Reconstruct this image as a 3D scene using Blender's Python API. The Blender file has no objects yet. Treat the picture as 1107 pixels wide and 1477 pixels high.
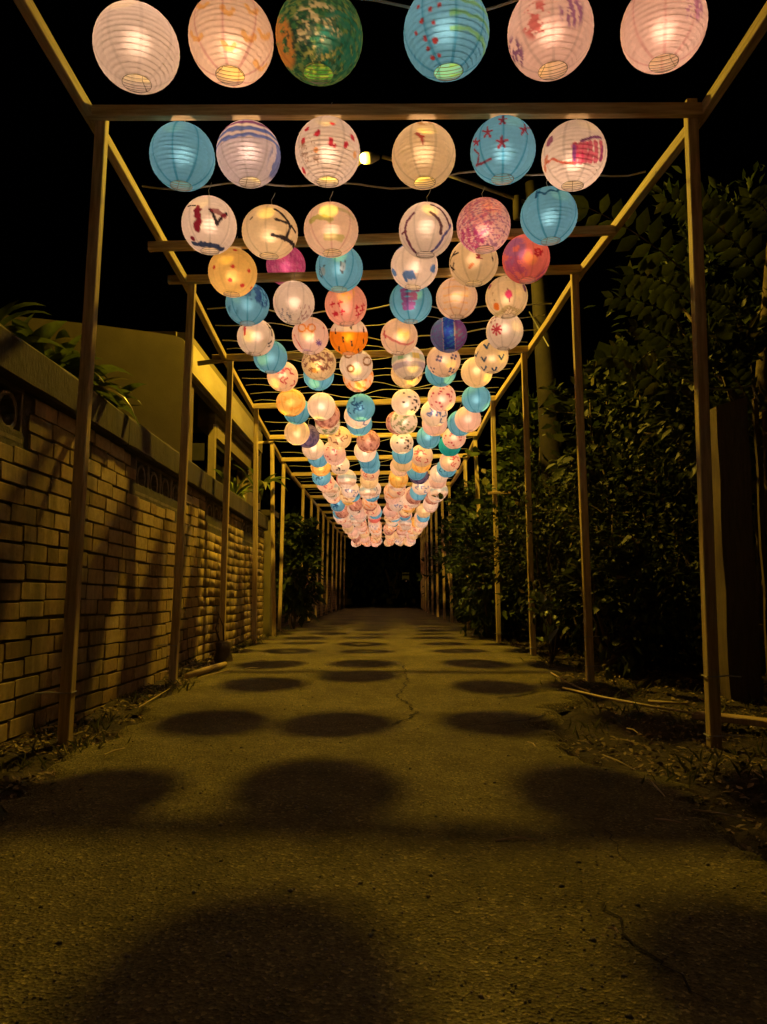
import bpy, math, random
import numpy as np
from mathutils import Vector, Matrix

random.seed(7)
RNG = np.random.default_rng(11)
sc = bpy.context.scene
COL = sc.collection
R = math.radians

# ------------------------------------------------------------------ camera
FPX, CX, CY = 1090.0, 553.5, 738.5          # focal length / principal point in photo pixels (1107 x 1477)
EYE = 0.70
PITCH = math.atan(116.5 / FPX)
cp, sp = math.cos(PITCH), math.sin(PITCH)
cam_d = bpy.data.cameras.new('camera')
cam_d.sensor_fit = 'VERTICAL'
cam_d.sensor_height = 36.0
cam_d.lens = 36.0 * FPX / 1477.0
cam_d.clip_start = 0.05
cam_d.clip_end = 1000.0
cam = bpy.data.objects.new('camera', cam_d)
cam.location = (0, 0, EYE)
cam.rotation_euler = (math.pi / 2 + PITCH, 0, 0)
COL.objects.link(cam)
sc.camera = cam

# ------------------------------------------------------------------ night sky
world = bpy.data.worlds.new('World')
sc.world = world
world.use_nodes = True
wn = world.node_tree.nodes
wl = world.node_tree.links
wn.clear()
wo = wn.new('ShaderNodeOutputWorld')
wb = wn.new('ShaderNodeBackground')
sky = wn.new('ShaderNodeTexSky')
sky.sky_type = 'NISHITA'
sky.sun_disc = False
sky.sun_elevation = R(-4.0)
sky.sun_rotation = R(200)
wb.inputs['Strength'].default_value = 0.004
wl.new(sky.outputs['Color'], wb.inputs['Color'])
wl.new(wb.outputs['Background'], wo.inputs['Surface'])

# ------------------------------------------------------------------ exposure / render
sc.view_settings.view_transform = 'Standard'
sc.view_settings.look = 'None'
sc.view_settings.exposure = 0.0
sc.view_settings.gamma = 1.0
sc.view_settings.use_curve_mapping = False
sc.render.engine = 'CYCLES'
cy = sc.cycles
cy.use_denoising = True
try:
    cy.denoiser = 'OPENIMAGEDENOISE'
    cy.denoising_input_passes = 'RGB_ALBEDO_NORMAL'
except Exception:
    pass
cy.max_bounces = 6
cy.diffuse_bounces = 4
cy.glossy_bounces = 3
cy.transmission_bounces = 6
cy.transparent_max_bounces = 6
cy.sample_clamp_indirect = 3.0
cy.use_light_tree = True
cy.caustics_reflective = False
cy.caustics_refractive = False

LAMP_POWER = 1400.0
LAMP_COL = (1.0, 0.60, 0.045)
BULB_POWER = 1.45
BULB_COL = (1.0, 0.625, 0.41)

# ================================================================== helpers
def P(px, py, d):
    """photo pixel + depth along the lens axis -> world point"""
    a = (px - CX) / FPX * d
    b = (CY - py) / FPX * d
    return Vector((a, d * cp - b * sp, EYE + d * sp + b * cp))

def PY(px, py, Y):
    b = (CY - py) / FPX
    return P(px, py, Y / (cp - b * sp))

def g(Y):
    """height of the lane: it rises a little past the first frames"""
    t = min(1.0, max(0.0, (Y - 3.6) / 3.6))
    return 0.06 + 0.07 * t * t * (3 - 2 * t)

def PG(px, py, lift=0.0):
    z = 0.0
    for _ in range(12):
        b = (CY - py) / FPX
        d = (z - EYE) / (sp + b * cp)
        p = P(px, py, d)
        z = g(p.y) + lift
    return Vector((p.x, p.y, z))

def tag(o, label=None, cat=None, group=None, kind=None):
    if label: o['label'] = label
    if cat: o['category'] = cat
    if group: o['group'] = group
    if kind: o['kind'] = kind
    return o

def empty(name, loc=(0, 0, 0), rz=0.0):
    o = bpy.data.objects.new(name, None)
    o.empty_display_size = 0.1
    o.location = loc
    o.rotation_euler = (0, 0, rz)
    COL.objects.link(o)
    return o

def link(name, me, parent=None, mat=None, loc=None, rot=None):
    o = bpy.data.objects.new(name, me)
    if mat is not None and not me.materials:
        me.materials.append(mat)
    if loc is not None: o.location = loc
    if rot is not None: o.rotation_euler = rot
    COL.objects.link(o)
    if parent is not None: o.parent = parent
    return o

def mesh_py(name, verts, faces, mat=None, smooth=False):
    me = bpy.data.meshes.new(name)
    me.from_pydata([tuple(v) for v in verts], [], faces)
    me.update()
    if smooth:
        me.polygons.foreach_set('use_smooth', np.ones(len(me.polygons), dtype=bool))
    if mat: me.materials.append(mat)
    return me

def mesh_np(name, verts, loops, totals, mat=None, smooth=False):
    """fast mesh: verts (n,3), flat loop index array, per-face vertex counts"""
    me = bpy.data.meshes.new(name)
    verts = np.ascontiguousarray(verts, dtype=np.float32)
    loops = np.ascontiguousarray(loops, dtype=np.int32)
    totals = np.ascontiguousarray(totals, dtype=np.int32)
    me.vertices.add(len(verts)); me.vertices.foreach_set('co', verts.ravel())
    me.loops.add(len(loops)); me.loops.foreach_set('vertex_index', loops)
    starts = np.zeros(len(totals), dtype=np.int32); starts[1:] = np.cumsum(totals)[:-1]
    me.polygons.add(len(totals))
    me.polygons.foreach_set('loop_start', starts)
    try: me.polygons.foreach_set('loop_total', totals)
    except Exception: pass
    if smooth: me.polygons.foreach_set('use_smooth', np.ones(len(totals), dtype=bool))
    me.update(calc_edges=True); me.validate()
    if mat: me.materials.append(mat)
    return me

def grid_loops(nr, nc, wrap=False):
    r = np.arange(nr - 1)[:, None]
    c = np.arange(nc if wrap else nc - 1)[None, :]
    c2 = (c + 1) % nc
    q = np.stack([r * nc + c, r * nc + c2, (r + 1) * nc + c2, (r + 1) * nc + c], -1).reshape(-1, 4)
    return q.ravel(), np.full(len(q), 4)

class MB:
    """collects boxes and tubes, builds ONE mesh"""
    def __init__(s): s.v = []; s.f = []
    def box(s, x0, y0, z0, x1, y1, z1, bev=0.0):
        if bev <= 0:
            n = len(s.v)
            s.v += [(x0,y0,z0),(x1,y0,z0),(x1,y1,z0),(x0,y1,z0),(x0,y0,z1),(x1,y0,z1),(x1,y1,z1),(x0,y1,z1)]
            s.f += [tuple(n+i for i in q) for q in ((0,3,2,1),(4,5,6,7),(0,1,5,4),(1,2,6,5),(2,3,7,6),(3,0,4,7))]
        else:
            s.prism([(x0+bev,y0),(x1-bev,y0),(x1,y0+bev),(x1,y1-bev),(x1-bev,y1),(x0+bev,y1),(x0,y1-bev),(x0,y0+bev)], z0, z1)
        return s
    def prism(s, poly, z0, z1):
        n = len(s.v); k = len(poly)
        s.v += [(x, y, z0) for x, y in poly] + [(x, y, z1) for x, y in poly]
        s.f.append(tuple(n + i for i in reversed(range(k)))); s.f.append(tuple(n + k + i for i in range(k)))
        for i in range(k):
            j = (i + 1) % k
            s.f.append((n+i, n+j, n+k+j, n+k+i))
        return s
    def tube(s, pts, rad, seg=6, cap=True):
        pts = [Vector(p) for p in pts]; n0 = len(s.v); m = len(pts)
        up = None
        for i, p in enumerate(pts):
            t = (pts[min(i+1, m-1)] - pts[max(i-1, 0)]).normalized()
            if up is None:
                up = Vector((0, 0, 1)) if abs(t.z) < 0.9 else Vector((1, 0, 0))
            a = t.cross(up).normalized(); b = a.cross(t).normalized(); up = b
            r = rad[i] if isinstance(rad, (list, tuple)) else rad
            for k in range(seg):
                an = 2 * math.pi * k / seg
                s.v.append(tuple(p + (a * math.cos(an) + b * math.sin(an)) * r))
        for i in range(m - 1):
            for k in range(seg):
                k2 = (k + 1) % seg
                s.f.append((n0+i*seg+k, n0+i*seg+k2, n0+(i+1)*seg+k2, n0+(i+1)*seg+k))
        if cap:
            s.f.append(tuple(n0 + k for k in reversed(range(seg))))
            s.f.append(tuple(n0 + (m-1)*seg + k for k in range(seg)))
        return s
    def lathe(s, prof, seg=16, c=(0, 0, 0)):
        n0 = len(s.v)
        for r, z in prof:
            for k in range(seg):
                an = 2 * math.pi * k / seg
                s.v.append((c[0] + r*math.cos(an), c[1] + r*math.sin(an), c[2] + z))
        for i in range(len(prof) - 1):
            for k in range(seg):
                k2 = (k+1) % seg
                s.f.append((n0+i*seg+k, n0+i*seg+k2, n0+(i+1)*seg+k2, n0+(i+1)*seg+k))
        return s
    def mesh(s, name, mat, smooth=False): return mesh_py(name, s.v, s.f, mat, smooth)
    def build(s, name, mat, parent=None, smooth=False, loc=None, rot=None):
        return link(name, s.mesh(name, mat, smooth), parent, None, loc, rot)

def snoise(pts, seed, f=1.0, octv=4):
    """cheap smooth pseudo noise in about [-1,1] on an (n,3) or (n,2) array"""
    r = np.random.default_rng(seed); out = np.zeros(len(pts)); amp = 1.0; tot = 0
    for o in range(octv):
        for _ in range(4):
            d = r.normal(size=pts.shape[1]); d /= np.linalg.norm(d)
            out += amp * np.sin(pts @ d * f * (2 ** o) * r.uniform(0.8, 1.3) * 2.2 + r.uniform(0, 6.28))
        tot += amp * 2.0; amp *= 0.55
    return out / tot

# ================================================================== materials
MATS = {}
def newmat(name):
    m = bpy.data.materials.new(name); m.use_nodes = True
    nt = m.node_tree; nt.nodes.clear()
    out = nt.nodes.new('ShaderNodeOutputMaterial')
    MATS[name] = m
    return m, nt, out

def N(nt, t, **kw):
    n = nt.nodes.new(t)
    for k, v in kw.items():
        if k in n.inputs: n.inputs[k].default_value = v
        else: setattr(n, k, v)
    return n

def ramp(nt, stops):
    r = nt.nodes.new('ShaderNodeValToRGB')
    e = r.color_ramp.elements
    while len(e) < len(stops): e.new(0.5)
    for i, (p, c) in enumerate(stops):
        e[i].position = p; e[i].color = (*c, 1) if len(c) == 3 else c
    return r

def mixc(nt, a, b, fac, mode='MIX'):
    m = nt.nodes.new('ShaderNodeMix'); m.data_type = 'RGBA'; m.blend_type = mode
    for sock, v in ((m.inputs[0], fac), (m.inputs[6], a), (m.inputs[7], b)):
        if hasattr(v, 'node'): nt.links.new(v, sock)
        elif isinstance(v, (int, float)): sock.default_value = v
        else: sock.default_value = (*v, 1)
    return m.outputs[2]

def rough_mat(name, c1, c2, scale=6.0, rough=0.85, bump=0.3, bscale=60.0, stretch=(1, 1, 1), isl=0.0, c3=None, spec=0.3, bdist=0.01):
    m, nt, out = newmat(name)
    tc = N(nt, 'ShaderNodeTexCoord'); mp = N(nt, 'ShaderNodeMapping')
    mp.inputs['Scale'].default_value = stretch
    nt.links.new(tc.outputs['Object'], mp.inputs['Vector'])
    n1 = N(nt, 'ShaderNodeTexNoise', Scale=scale, Detail=6.0, Roughness=0.6)
    nt.links.new(mp.outputs[0], n1.inputs['Vector'])
    r = ramp(nt, [(0.32, c1), (0.68, c2)])
    nt.links.new(n1.outputs['Fac'], r.inputs[0])
    col = r.outputs[0]
    if isl:
        ge = N(nt, 'ShaderNodeNewGeometry'); oi = N(nt, 'ShaderNodeObjectInfo')
        ad = N(nt, 'ShaderNodeMath', operation='ADD'); fr = N(nt, 'ShaderNodeMath', operation='FRACT')
        nt.links.new(ge.outputs['Random Per Island'], ad.inputs[0]); nt.links.new(oi.outputs['Random'], ad.inputs[1])
        nt.links.new(ad.outputs[0], fr.inputs[0])
        col = mixc(nt, col, c3 or c1, 0.0)
        mm = col.node
        mr = N(nt, 'ShaderNodeMath', operation='MULTIPLY'); mr.inputs[1].default_value = isl
        nt.links.new(fr.outputs[0], mr.inputs[0]); nt.links.new(mr.outputs[0], mm.inputs[0])
    n2 = N(nt, 'ShaderNodeTexNoise', Scale=bscale, Detail=5.0, Roughness=0.65)
    nt.links.new(mp.outputs[0], n2.inputs['Vector'])
    bp = N(nt, 'ShaderNodeBump', Strength=bump, Distance=bdist)
    nt.links.new(n2.outputs['Fac'], bp.inputs['Height'])
    b = N(nt, 'ShaderNodeBsdfPrincipled', Roughness=rough)
    b.inputs['Specular IOR Level'].default_value = spec
    nt.links.new(col, b.inputs['Base Color']); nt.links.new(bp.outputs[0], b.inputs['Normal'])
    nt.links.new(b.outputs[0], out.inputs[0])
    return m

rough_mat('wood', (0.36, 0.26, 0.11), (0.74, 0.60, 0.33), 7, 0.7, 0.4, 40, (9, 9, 0.7), 0.3, (0.36, 0.25, 0.14))
rough_mat('dark_wood', (0.085, 0.06, 0.038), (0.17, 0.125, 0.08), 8, 0.8, 0.6, 40, (8, 8, 0.8), 0.4, (0.09, 0.07, 0.045))
rough_mat('board', (0.30, 0.21, 0.11), (0.44, 0.33, 0.19), 8, 0.8, 0.3, 40, (0.7, 8, 8))
rough_mat('mortar', (0.045, 0.04, 0.03), (0.09, 0.08, 0.06), 12, 0.95, 0.8, 70)
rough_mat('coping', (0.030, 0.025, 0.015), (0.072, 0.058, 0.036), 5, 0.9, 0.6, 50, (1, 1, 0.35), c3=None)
rough_mat('breeze', (0.10, 0.085, 0.06), (0.20, 0.17, 0.12), 14, 0.9, 0.5, 60)
rough_mat('plaster', (0.125, 0.108, 0.052), (0.165, 0.142, 0.072), 3, 0.9, 0.25, 90)
rough_mat('fascia', (0.30, 0.25, 0.15), (0.46, 0.40, 0.26), 3, 0.85, 0.3, 50, (1, .3, 1))
rough_mat('porch_paint', (0.20, 0.16, 0.085), (0.28, 0.23, 0.125), 4, 0.85, 0.3, 50)
rough_mat('interior', (0.03, 0.03, 0.025), (0.05, 0.045, 0.04), 3, 0.9, 0.1, 20)
rough_mat('dirt', (0.020, 0.015, 0.008), (0.070, 0.053, 0.030), 5, 0.95, 1.0, 45, bdist=0.03)
rough_mat('stem', (0.06, 0.045, 0.03), (0.12, 0.09, 0.06), 12, 0.85, 0.6, 50)
rough_mat('pole', (0.008, 0.0065, 0.004), (0.020, 0.016, 0.010), 5, 0.85, 0.3, 60)
rough_mat('cable', (0.34, 0.34, 0.35), (0.44, 0.44, 0.45), 8, 0.5, 0.05, 40)
rough_mat('black_cable', (0.03, 0.03, 0.03), (0.05, 0.05, 0.05), 8, 0.5, 0.05, 40)
rough_mat('wire', (0.10, 0.085, 0.07), (0.14, 0.12, 0.10), 8, 0.5, 0.05, 40)
rough_mat('metal_grey', (0.24, 0.23, 0.21), (0.33, 0.32, 0.29), 9, 0.55, 0.1, 60)
rough_mat('straw', (0.38, 0.29, 0.15), (0.62, 0.50, 0.30), 12, 0.7, 0.2, 60, isl=0.5, c3=(0.26, 0.18, 0.09))
rough_mat('litter', (0.10, 0.07, 0.035), (0.26, 0.18, 0.08), 20, 0.85, 0.3, 60, isl=0.8, c3=(0.30, 0.24, 0.13))
rough_mat('crack', (0.012, 0.01, 0.008), (0.03, 0.025, 0.018), 20, 0.95, 0.5, 60)
rough_mat('pebble', (0.12, 0.11, 0.08), (0.28, 0.25, 0.20), 20, 0.85, 0.3, 60, isl=0.7, c3=(0.06, 0.05, 0.04))
rough_mat('grey_board', (0.28, 0.30, 0.29), (0.38, 0.40, 0.39), 6, 0.7, 0.1, 40)

def brick_mat():
    m, nt, out = newmat('brick')
    tc = N(nt, 'ShaderNodeTexCoord'); ge = N(nt, 'ShaderNodeNewGeometry'); oi = N(nt, 'ShaderNodeObjectInfo')
    ad = N(nt, 'ShaderNodeMath', operation='ADD'); fr = N(nt, 'ShaderNodeMath', operation='FRACT')
    nt.links.new(ge.outputs['Random Per Island'], ad.inputs[0]); nt.links.new(oi.outputs['Random'], ad.inputs[1])
    nt.links.new(ad.outputs[0], fr.inputs[0])
    base = ramp(nt, [(0.0, (0.26, 0.18, 0.08)), (0.3, (0.44, 0.335, 0.16)), (0.7, (0.50, 0.39, 0.20)), (0.9, (0.38, 0.265, 0.125)), (1.0, (0.18, 0.125, 0.065))])
    nt.links.new(fr.outputs[0], base.inputs[0])
    # blotches in world space
    n1 = N(nt, 'ShaderNodeTexNoise', Scale=26.0, Detail=6.0, Roughness=0.7)
    nt.links.new(ge.outputs['Position'], n1.inputs['Vector'])
    r1 = ramp(nt, [(0.3, (0.55, 0.5, 0.45)), (0.62, (1, 1, 1))]); nt.links.new(n1.outputs['Fac'], r1.inputs[0])
    col = mixc(nt, base.outputs[0], r1.outputs[0], 0.8, 'MULTIPLY')
    # soot and moss streaks running down from the coping, damp foot
    mp = N(nt, 'ShaderNodeMapping'); mp.inputs['Scale'].default_value = (3.2, 3.2, 0.45)
    nt.links.new(ge.outputs['Position'], mp.inputs['Vector'])
    n2 = N(nt, 'ShaderNodeTexNoise', Scale=1.3, Detail=5.0, Roughness=0.65); nt.links.new(mp.outputs[0], n2.inputs['Vector'])
    r2 = ramp(nt, [(0.47, (0, 0, 0)), (0.66, (1, 1, 1))]); nt.links.new(n2.outputs['Fac'], r2.inputs[0])
    col = mixc(nt, col, (0.06, 0.05, 0.03), r2.outputs[0])
    f = col.node.inputs[0]
    ms = N(nt, 'ShaderNodeMath', operation='MULTIPLY'); ms.inputs[1].default_value = 0.72
    nt.links.new(r2.outputs[0], ms.inputs[0]); nt.links.new(ms.outputs[0], f)
    n3 = N(nt, 'ShaderNodeTexNoise', Scale=110.0, Detail=6.0, Roughness=0.75); nt.links.new(ge.outputs['Position'], n3.inputs['Vector'])
    bp = N(nt, 'ShaderNodeBump', Strength=0.4, Distance=0.004); nt.links.new(n3.outputs['Fac'], bp.inputs['Height'])
    b = N(nt, 'ShaderNodeBsdfPrincipled', Roughness=0.88); b.inputs['Specular IOR Level'].default_value = 0.25
    nt.links.new(col, b.inputs['Base Color']); nt.links.new(bp.outputs[0], b.inputs['Normal']); nt.links.new(b.outputs[0], out.inputs[0])
brick_mat()

def far_brick_mat():
    m, nt, out = newmat('far_brick')
    tc = N(nt, 'ShaderNodeTexCoord'); mp = N(nt, 'ShaderNodeMapping'); mp.inputs['Rotation'].default_value = (R(90), 0, R(90))
    nt.links.new(tc.outputs['Object'], mp.inputs['Vector'])
    sx = N(nt, 'ShaderNodeSeparateXYZ'); cx = N(nt, 'ShaderNodeCombineXYZ')
    nt.links.new(tc.outputs['Object'], sx.inputs[0]); nt.links.new(sx.outputs[1], cx.inputs[0]); nt.links.new(sx.outputs[2], cx.inputs[1])
    br = N(nt, 'ShaderNodeTexBrick', Scale=1.0); br.inputs['Brick Width'].default_value = 0.24; br.inputs['Row Height'].default_value = 0.085
    br.inputs['Mortar Size'].default_value = 0.008
    br.inputs['Color1'].default_value = (0.24, 0.15, 0.085, 1); br.inputs['Color2'].default_value = (0.15, 0.095, 0.055, 1); br.inputs['Mortar'].default_value = (0.05, 0.045, 0.035, 1)
    nt.links.new(cx.outputs[0], br.inputs['Vector'])
    b = N(nt, 'ShaderNodeBsdfPrincipled', Roughness=0.9)
    bp = N(nt, 'ShaderNodeBump', Strength=0.8, Distance=0.01, invert=True); nt.links.new(br.outputs['Fac'], bp.inputs['Height'])
    nt.links.new(br.outputs['Color'], b.inputs['Base Color']); nt.links.new(bp.outputs[0], b.inputs['Normal']); nt.links.new(b.outputs[0], out.inputs[0])
far_brick_mat()

def asphalt_mat():
    m, nt, out = newmat('asphalt')
    ge = N(nt, 'ShaderNodeNewGeometry')
    big = N(nt, 'ShaderNodeTexNoise', Scale=1.1, Detail=5.0, Roughness=0.6); nt.links.new(ge.outputs['Position'], big.inputs['Vector'])
    rb = ramp(nt, [(0.33, (0.100, 0.085, 0.033)), (0.66, (0.185, 0.162, 0.068))]); nt.links.new(big.outputs['Fac'], rb.inputs[0])
    vo = N(nt, 'ShaderNodeTexVoronoi', Scale=150.0); nt.links.new(ge.outputs['Position'], vo.inputs['Vector'])
    rv = ramp(nt, [(0.0, (0.35, 0.34, 0.32)), (0.55, (0.9, 0.9, 0.9)), (0.88, (1.15, 1.15, 1.1)), (1.0, (2.6, 2.5, 2.3))])
    sv = N(nt, 'ShaderNodeSeparateColor'); nt.links.new(vo.outputs['Color'], sv.inputs[0]); nt.links.new(sv.outputs[0], rv.inputs[0])
    col = mixc(nt, rb.outputs[0], rv.outputs[0], 0.7, 'MULTIPLY')
    fine = N(nt, 'ShaderNodeTexNoise', Scale=300.0, Detail=4.0, Roughness=0.7); nt.links.new(ge.outputs['Position'], fine.inputs['Vector'])
    rf = ramp(nt, [(0.3, (0.45, 0.45, 0.45)), (0.7, (1.3, 1.3, 1.3))]); nt.links.new(fine.outputs['Fac'], rf.inputs[0])
    col = mixc(nt, col, rf.outputs[0], 0.7, 'MULTIPLY')
    md = N(nt, 'ShaderNodeTexNoise', Scale=9.0, Detail=6.0, Roughness=0.7); nt.links.new(ge.outputs['Position'], md.inputs['Vector'])
    rm = ramp(nt, [(0.34, (0.62, 0.62, 0.6)), (0.6, (1.08, 1.08, 1.08))]); nt.links.new(md.outputs['Fac'], rm.inputs[0])
    col = mixc(nt, col, rm.outputs[0], 0.8, 'MULTIPLY')
    b1 = N(nt, 'ShaderNodeBump', Strength=0.8, Distance=0.006); nt.links.new(vo.outputs['Distance'], b1.inputs['Height'])
    b2 = N(nt, 'ShaderNodeBump', Strength=0.6, Distance=0.02); nt.links.new(md.outputs['Fac'], b2.inputs['Height']); nt.links.new(b1.outputs[0], b2.inputs['Normal'])
    b = N(nt, 'ShaderNodeBsdfPrincipled', Roughness=0.9); b.inputs['Specular IOR Level'].default_value = 0.2
    nt.links.new(col, b.inputs['Base Color']); nt.links.new(b2.outputs[0], b.inputs['Normal']); nt.links.new(b.outputs[0], out.inputs[0])
asphalt_mat()

def leaf_mat(name, c1, c2, c3, rough=0.55, spec=0.22):
    m, nt, out = newmat(name)
    ge = N(nt, 'ShaderNodeNewGeometry'); oi = N(nt, 'ShaderNodeObjectInfo')
    ad = N(nt, 'ShaderNodeMath', operation='ADD'); fr = N(nt, 'ShaderNodeMath', operation='FRACT')
    nt.links.new(ge.outputs['Random Per Island'], ad.inputs[0]); nt.links.new(oi.outputs['Random'], ad.inputs[1]); nt.links.new(ad.outputs[0], fr.inputs[0])
    r = ramp(nt, [(0.0, c1), (0.6, c2), (0.93, c2), (1.0, c3)]); nt.links.new(fr.outputs[0], r.inputs[0])
    n1 = N(nt, 'ShaderNodeTexNoise', Scale=30.0, Detail=3.0); nt.links.new(ge.outputs['Position'], n1.inputs['Vector'])
    rr = ramp(nt, [(0.3, (0.7, 0.7, 0.7)), (0.7, (1.15, 1.15, 1.1))]); nt.links.new(n1.outputs['Fac'], rr.inputs[0])
    col = mixc(nt, r.outputs[0], rr.outputs[0], 0.8, 'MULTIPLY')
    b = N(nt, 'ShaderNodeBsdfPrincipled', Roughness=rough); b.inputs['Specular IOR Level'].default_value = spec
    t = N(nt, 'ShaderNodeBsdfTranslucent'); mx = N(nt, 'ShaderNodeMixShader', Fac=0.28)
    nt.links.new(col, b.inputs['Base Color']); nt.links.new(col, t.inputs['Color'])
    nt.links.new(b.outputs[0], mx.inputs[1]); nt.links.new(t.outputs[0], mx.inputs[2]); nt.links.new(mx.outputs[0], out.inputs[0])
leaf_mat('leaf_hedge', (0.012, 0.020, 0.006), (0.038, 0.052, 0.013), (0.15, 0.11, 0.04))
leaf_mat('leaf_tree', (0.014, 0.021, 0.006), (0.042, 0.055, 0.014), (0.10, 0.09, 0.03))
leaf_mat('leaf_broad', (0.024, 0.042, 0.011), (0.062, 0.094, 0.023), (0.15, 0.15, 0.05))
leaf_mat('leaf_strap', (0.10, 0.15, 0.034), (0.16, 0.22, 0.05), (0.24, 0.20, 0.09), 0.36, 0.5)
leaf_mat('leaf_dark', (0.020, 0.035, 0.012), (0.035, 0.055, 0.018), (0.06, 0.06, 0.02))
leaf_mat('grass', (0.06, 0.08, 0.02), (0.13, 0.13, 0.04), (0.32, 0.26, 0.12), 0.6, 0.2)

def paper_mat():
    m, nt, out = newmat('paper')
    at = N(nt, 'ShaderNodeAttribute', attribute_name='Col')
    ge = N(nt, 'ShaderNodeTexCoord')
    n1 = N(nt, 'ShaderNodeTexNoise', Scale=55.0, Detail=5.0, Roughness=0.7); nt.links.new(ge.outputs['Object'], n1.inputs['Vector'])
    rr = ramp(nt, [(0.3, (0.86, 0.86, 0.86)), (0.7, (1.0, 1.0, 1.0))]); nt.links.new(n1.outputs['Fac'], rr.inputs[0])
    col = mixc(nt, at.outputs['Color'], rr.outputs[0], 1.0, 'MULTIPLY')
    t = N(nt, 'ShaderNodeBsdfTranslucent'); d = N(nt, 'ShaderNodeBsdfDiffuse')
    rf = N(nt, 'ShaderNodeBsdfRefraction', Roughness=1.0, IOR=1.3)
    for s in (t, d, rf): nt.links.new(col, s.inputs['Color'])
    m1 = N(nt, 'ShaderNodeMixShader', Fac=0.46); nt.links.new(t.outputs[0], m1.inputs[1]); nt.links.new(d.outputs[0], m1.inputs[2])
    m2 = N(nt, 'ShaderNodeMixShader', Fac=0.11); nt.links.new(m1.outputs[0], m2.inputs[1]); nt.links.new(rf.outputs[0], m2.inputs[2])
    nt.links.new(m2.outputs[0], out.inputs[0])
paper_mat()

def glow_mat():
    m, nt, out = newmat('bulb_glass')
    e = N(nt, 'ShaderNodeEmission', Strength=0.3); e.inputs['Color'].default_value = (*LAMP_COL, 1)
    t = N(nt, 'ShaderNodeBsdfTransparent'); a = N(nt, 'ShaderNodeAddShader')
    nt.links.new(e.outputs[0], a.inputs[0]); nt.links.new(t.outputs[0], a.inputs[1]); nt.links.new(a.outputs[0], out.inputs[0])
glow_mat()

def glass_mat():
    m, nt, out = newmat('window_glass')
    b = N(nt, 'ShaderNodeBsdfPrincipled', Roughness=0.08); b.inputs['Base Color'].default_value = (0.012, 0.013, 0.013, 1)
    nt.links.new(b.outputs[0], out.inputs[0])
glass_mat()

# ================================================================== ground and road
def nonuni(a):
    out = []
    for (x0, x1, st) in a:
        n = max(1, int(round((x1 - x0) / st)))
        out += [x0 + (x1 - x0) * i / n for i in range(n)]
    out.append(a[-1][1]); return np.array(out)

g_np = np.vectorize(g)
L_EDGE = [(-3.0, -1.02), (1.0, -1.05), (2.2, -1.10), (3.0, -1.18), (4.2, -1.28), (5.8, -1.36), (9.0, -1.46), (14, -1.5), (40, -1.5)]
R_EDGE = [(-3.0, 1.0), (1.2, 0.98), (1.75, 1.02), (2.15, 0.93), (2.5, 0.99), (2.85, 0.86), (3.3, 0.70), (3.7, 0.78), (4.2, 1.02), (4.9, 1.18), (6.4, 1.36), (9.0, 1.42), (14, 1.46), (40, 1.46)]
def edge(tab, Y):
    return np.interp(Y, [a for a, _ in tab], [b for _, b in tab])

xs = nonuni([(-600, -60, 60), (-60, -8, 8), (-8, -1.9, 1.0), (-1.9, -0.9, 0.035), (-0.9, 0.6, 0.3), (0.6, 2.6, 0.035), (2.6, 8, 0.9), (8, 60, 8), (60, 600, 60)])
ys = nonuni([(-60, -3, 8), (-3, 0.9, 0.3), (0.9, 6.0, 0.035), (6.0, 12.0, 0.07), (12, 40, 0.8), (40, 100, 6), (100, 800, 60)])
XX, YY = np.meshgrid(xs, ys)
zz = g_np(YY)
le, re = edge(L_EDGE, YY), edge(R_EDGE, YY)
pts2 = np.stack([XX.ravel(), YY.ravel()], 1)
bmp = (snoise(pts2, 3, 2.2, 5) * 0.026 + snoise(pts2, 4, 14, 3) * 0.014).reshape(XX.shape)
near = (YY > 0.5) & (YY < 13) & (XX > -2.2) & (XX < 3.2)
under = (XX > le - 0.0) & (XX < re + 0.0)
zz = zz + np.where(near, bmp - 0.012, -0.01)
zz = np.where(under, g_np(YY) - 0.05, zz)
lo, to = grid_loops(len(ys), len(xs))
gm = mesh_np('ground', np.stack([XX.ravel(), YY.ravel(), zz.ravel()], 1), lo, to, MATS['dirt'], True)
tag(link('ground', gm), kind='structure')

# road sheet: ragged edges, lip that drops to the verge
ry = nonuni([(-3, 0.9, 0.3), (0.9, 7.0, 0.022), (7.0, 13, 0.06), (13, 40, 0.5)])
nu = 46
U = np.linspace(0, 1, nu)
lej = edge(L_EDGE, ry) + snoise(ry[:, None] * np.array([[1.0, 0.3]]), 21, 4.0, 6) * 0.12
rej = edge(R_EDGE, ry) + snoise(ry[:, None] * np.array([[1.0, 0.3]]), 22, 5.0, 6) * 0.19
RX = lej[:, None] * (1 - U) + rej[:, None] * U
RYg = np.repeat(ry[:, None], nu, 1)
p2 = np.stack([RX.ravel(), RYg.ravel()], 1)
RZ = g_np(RYg) + 0.012 + (snoise(p2, 31, 1.3, 3) * 0.010 + snoise(p2, 32, 11, 3) * 0.0022).reshape(RX.shape)
RX[:, 0] -= 0.012; RX[:, -1] += 0.012
RZ[:, 0] -= 0.04; RZ[:, -1] -= 0.045
lo, to = grid_loops(len(ry), nu)
road = tag(link('road', mesh_np('road', np.stack([RX.ravel(), RYg.ravel(), RZ.ravel()], 1), lo, to, MATS['asphalt'], True)), kind='structure')

def road_z(x, y):
    p = np.array([[x, y]])
    return g(y) + 0.012 + float(snoise(p, 31, 1.3, 3)[0]) * 0.010 + float(snoise(p, 32, 11, 3)[0]) * 0.0022

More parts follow.
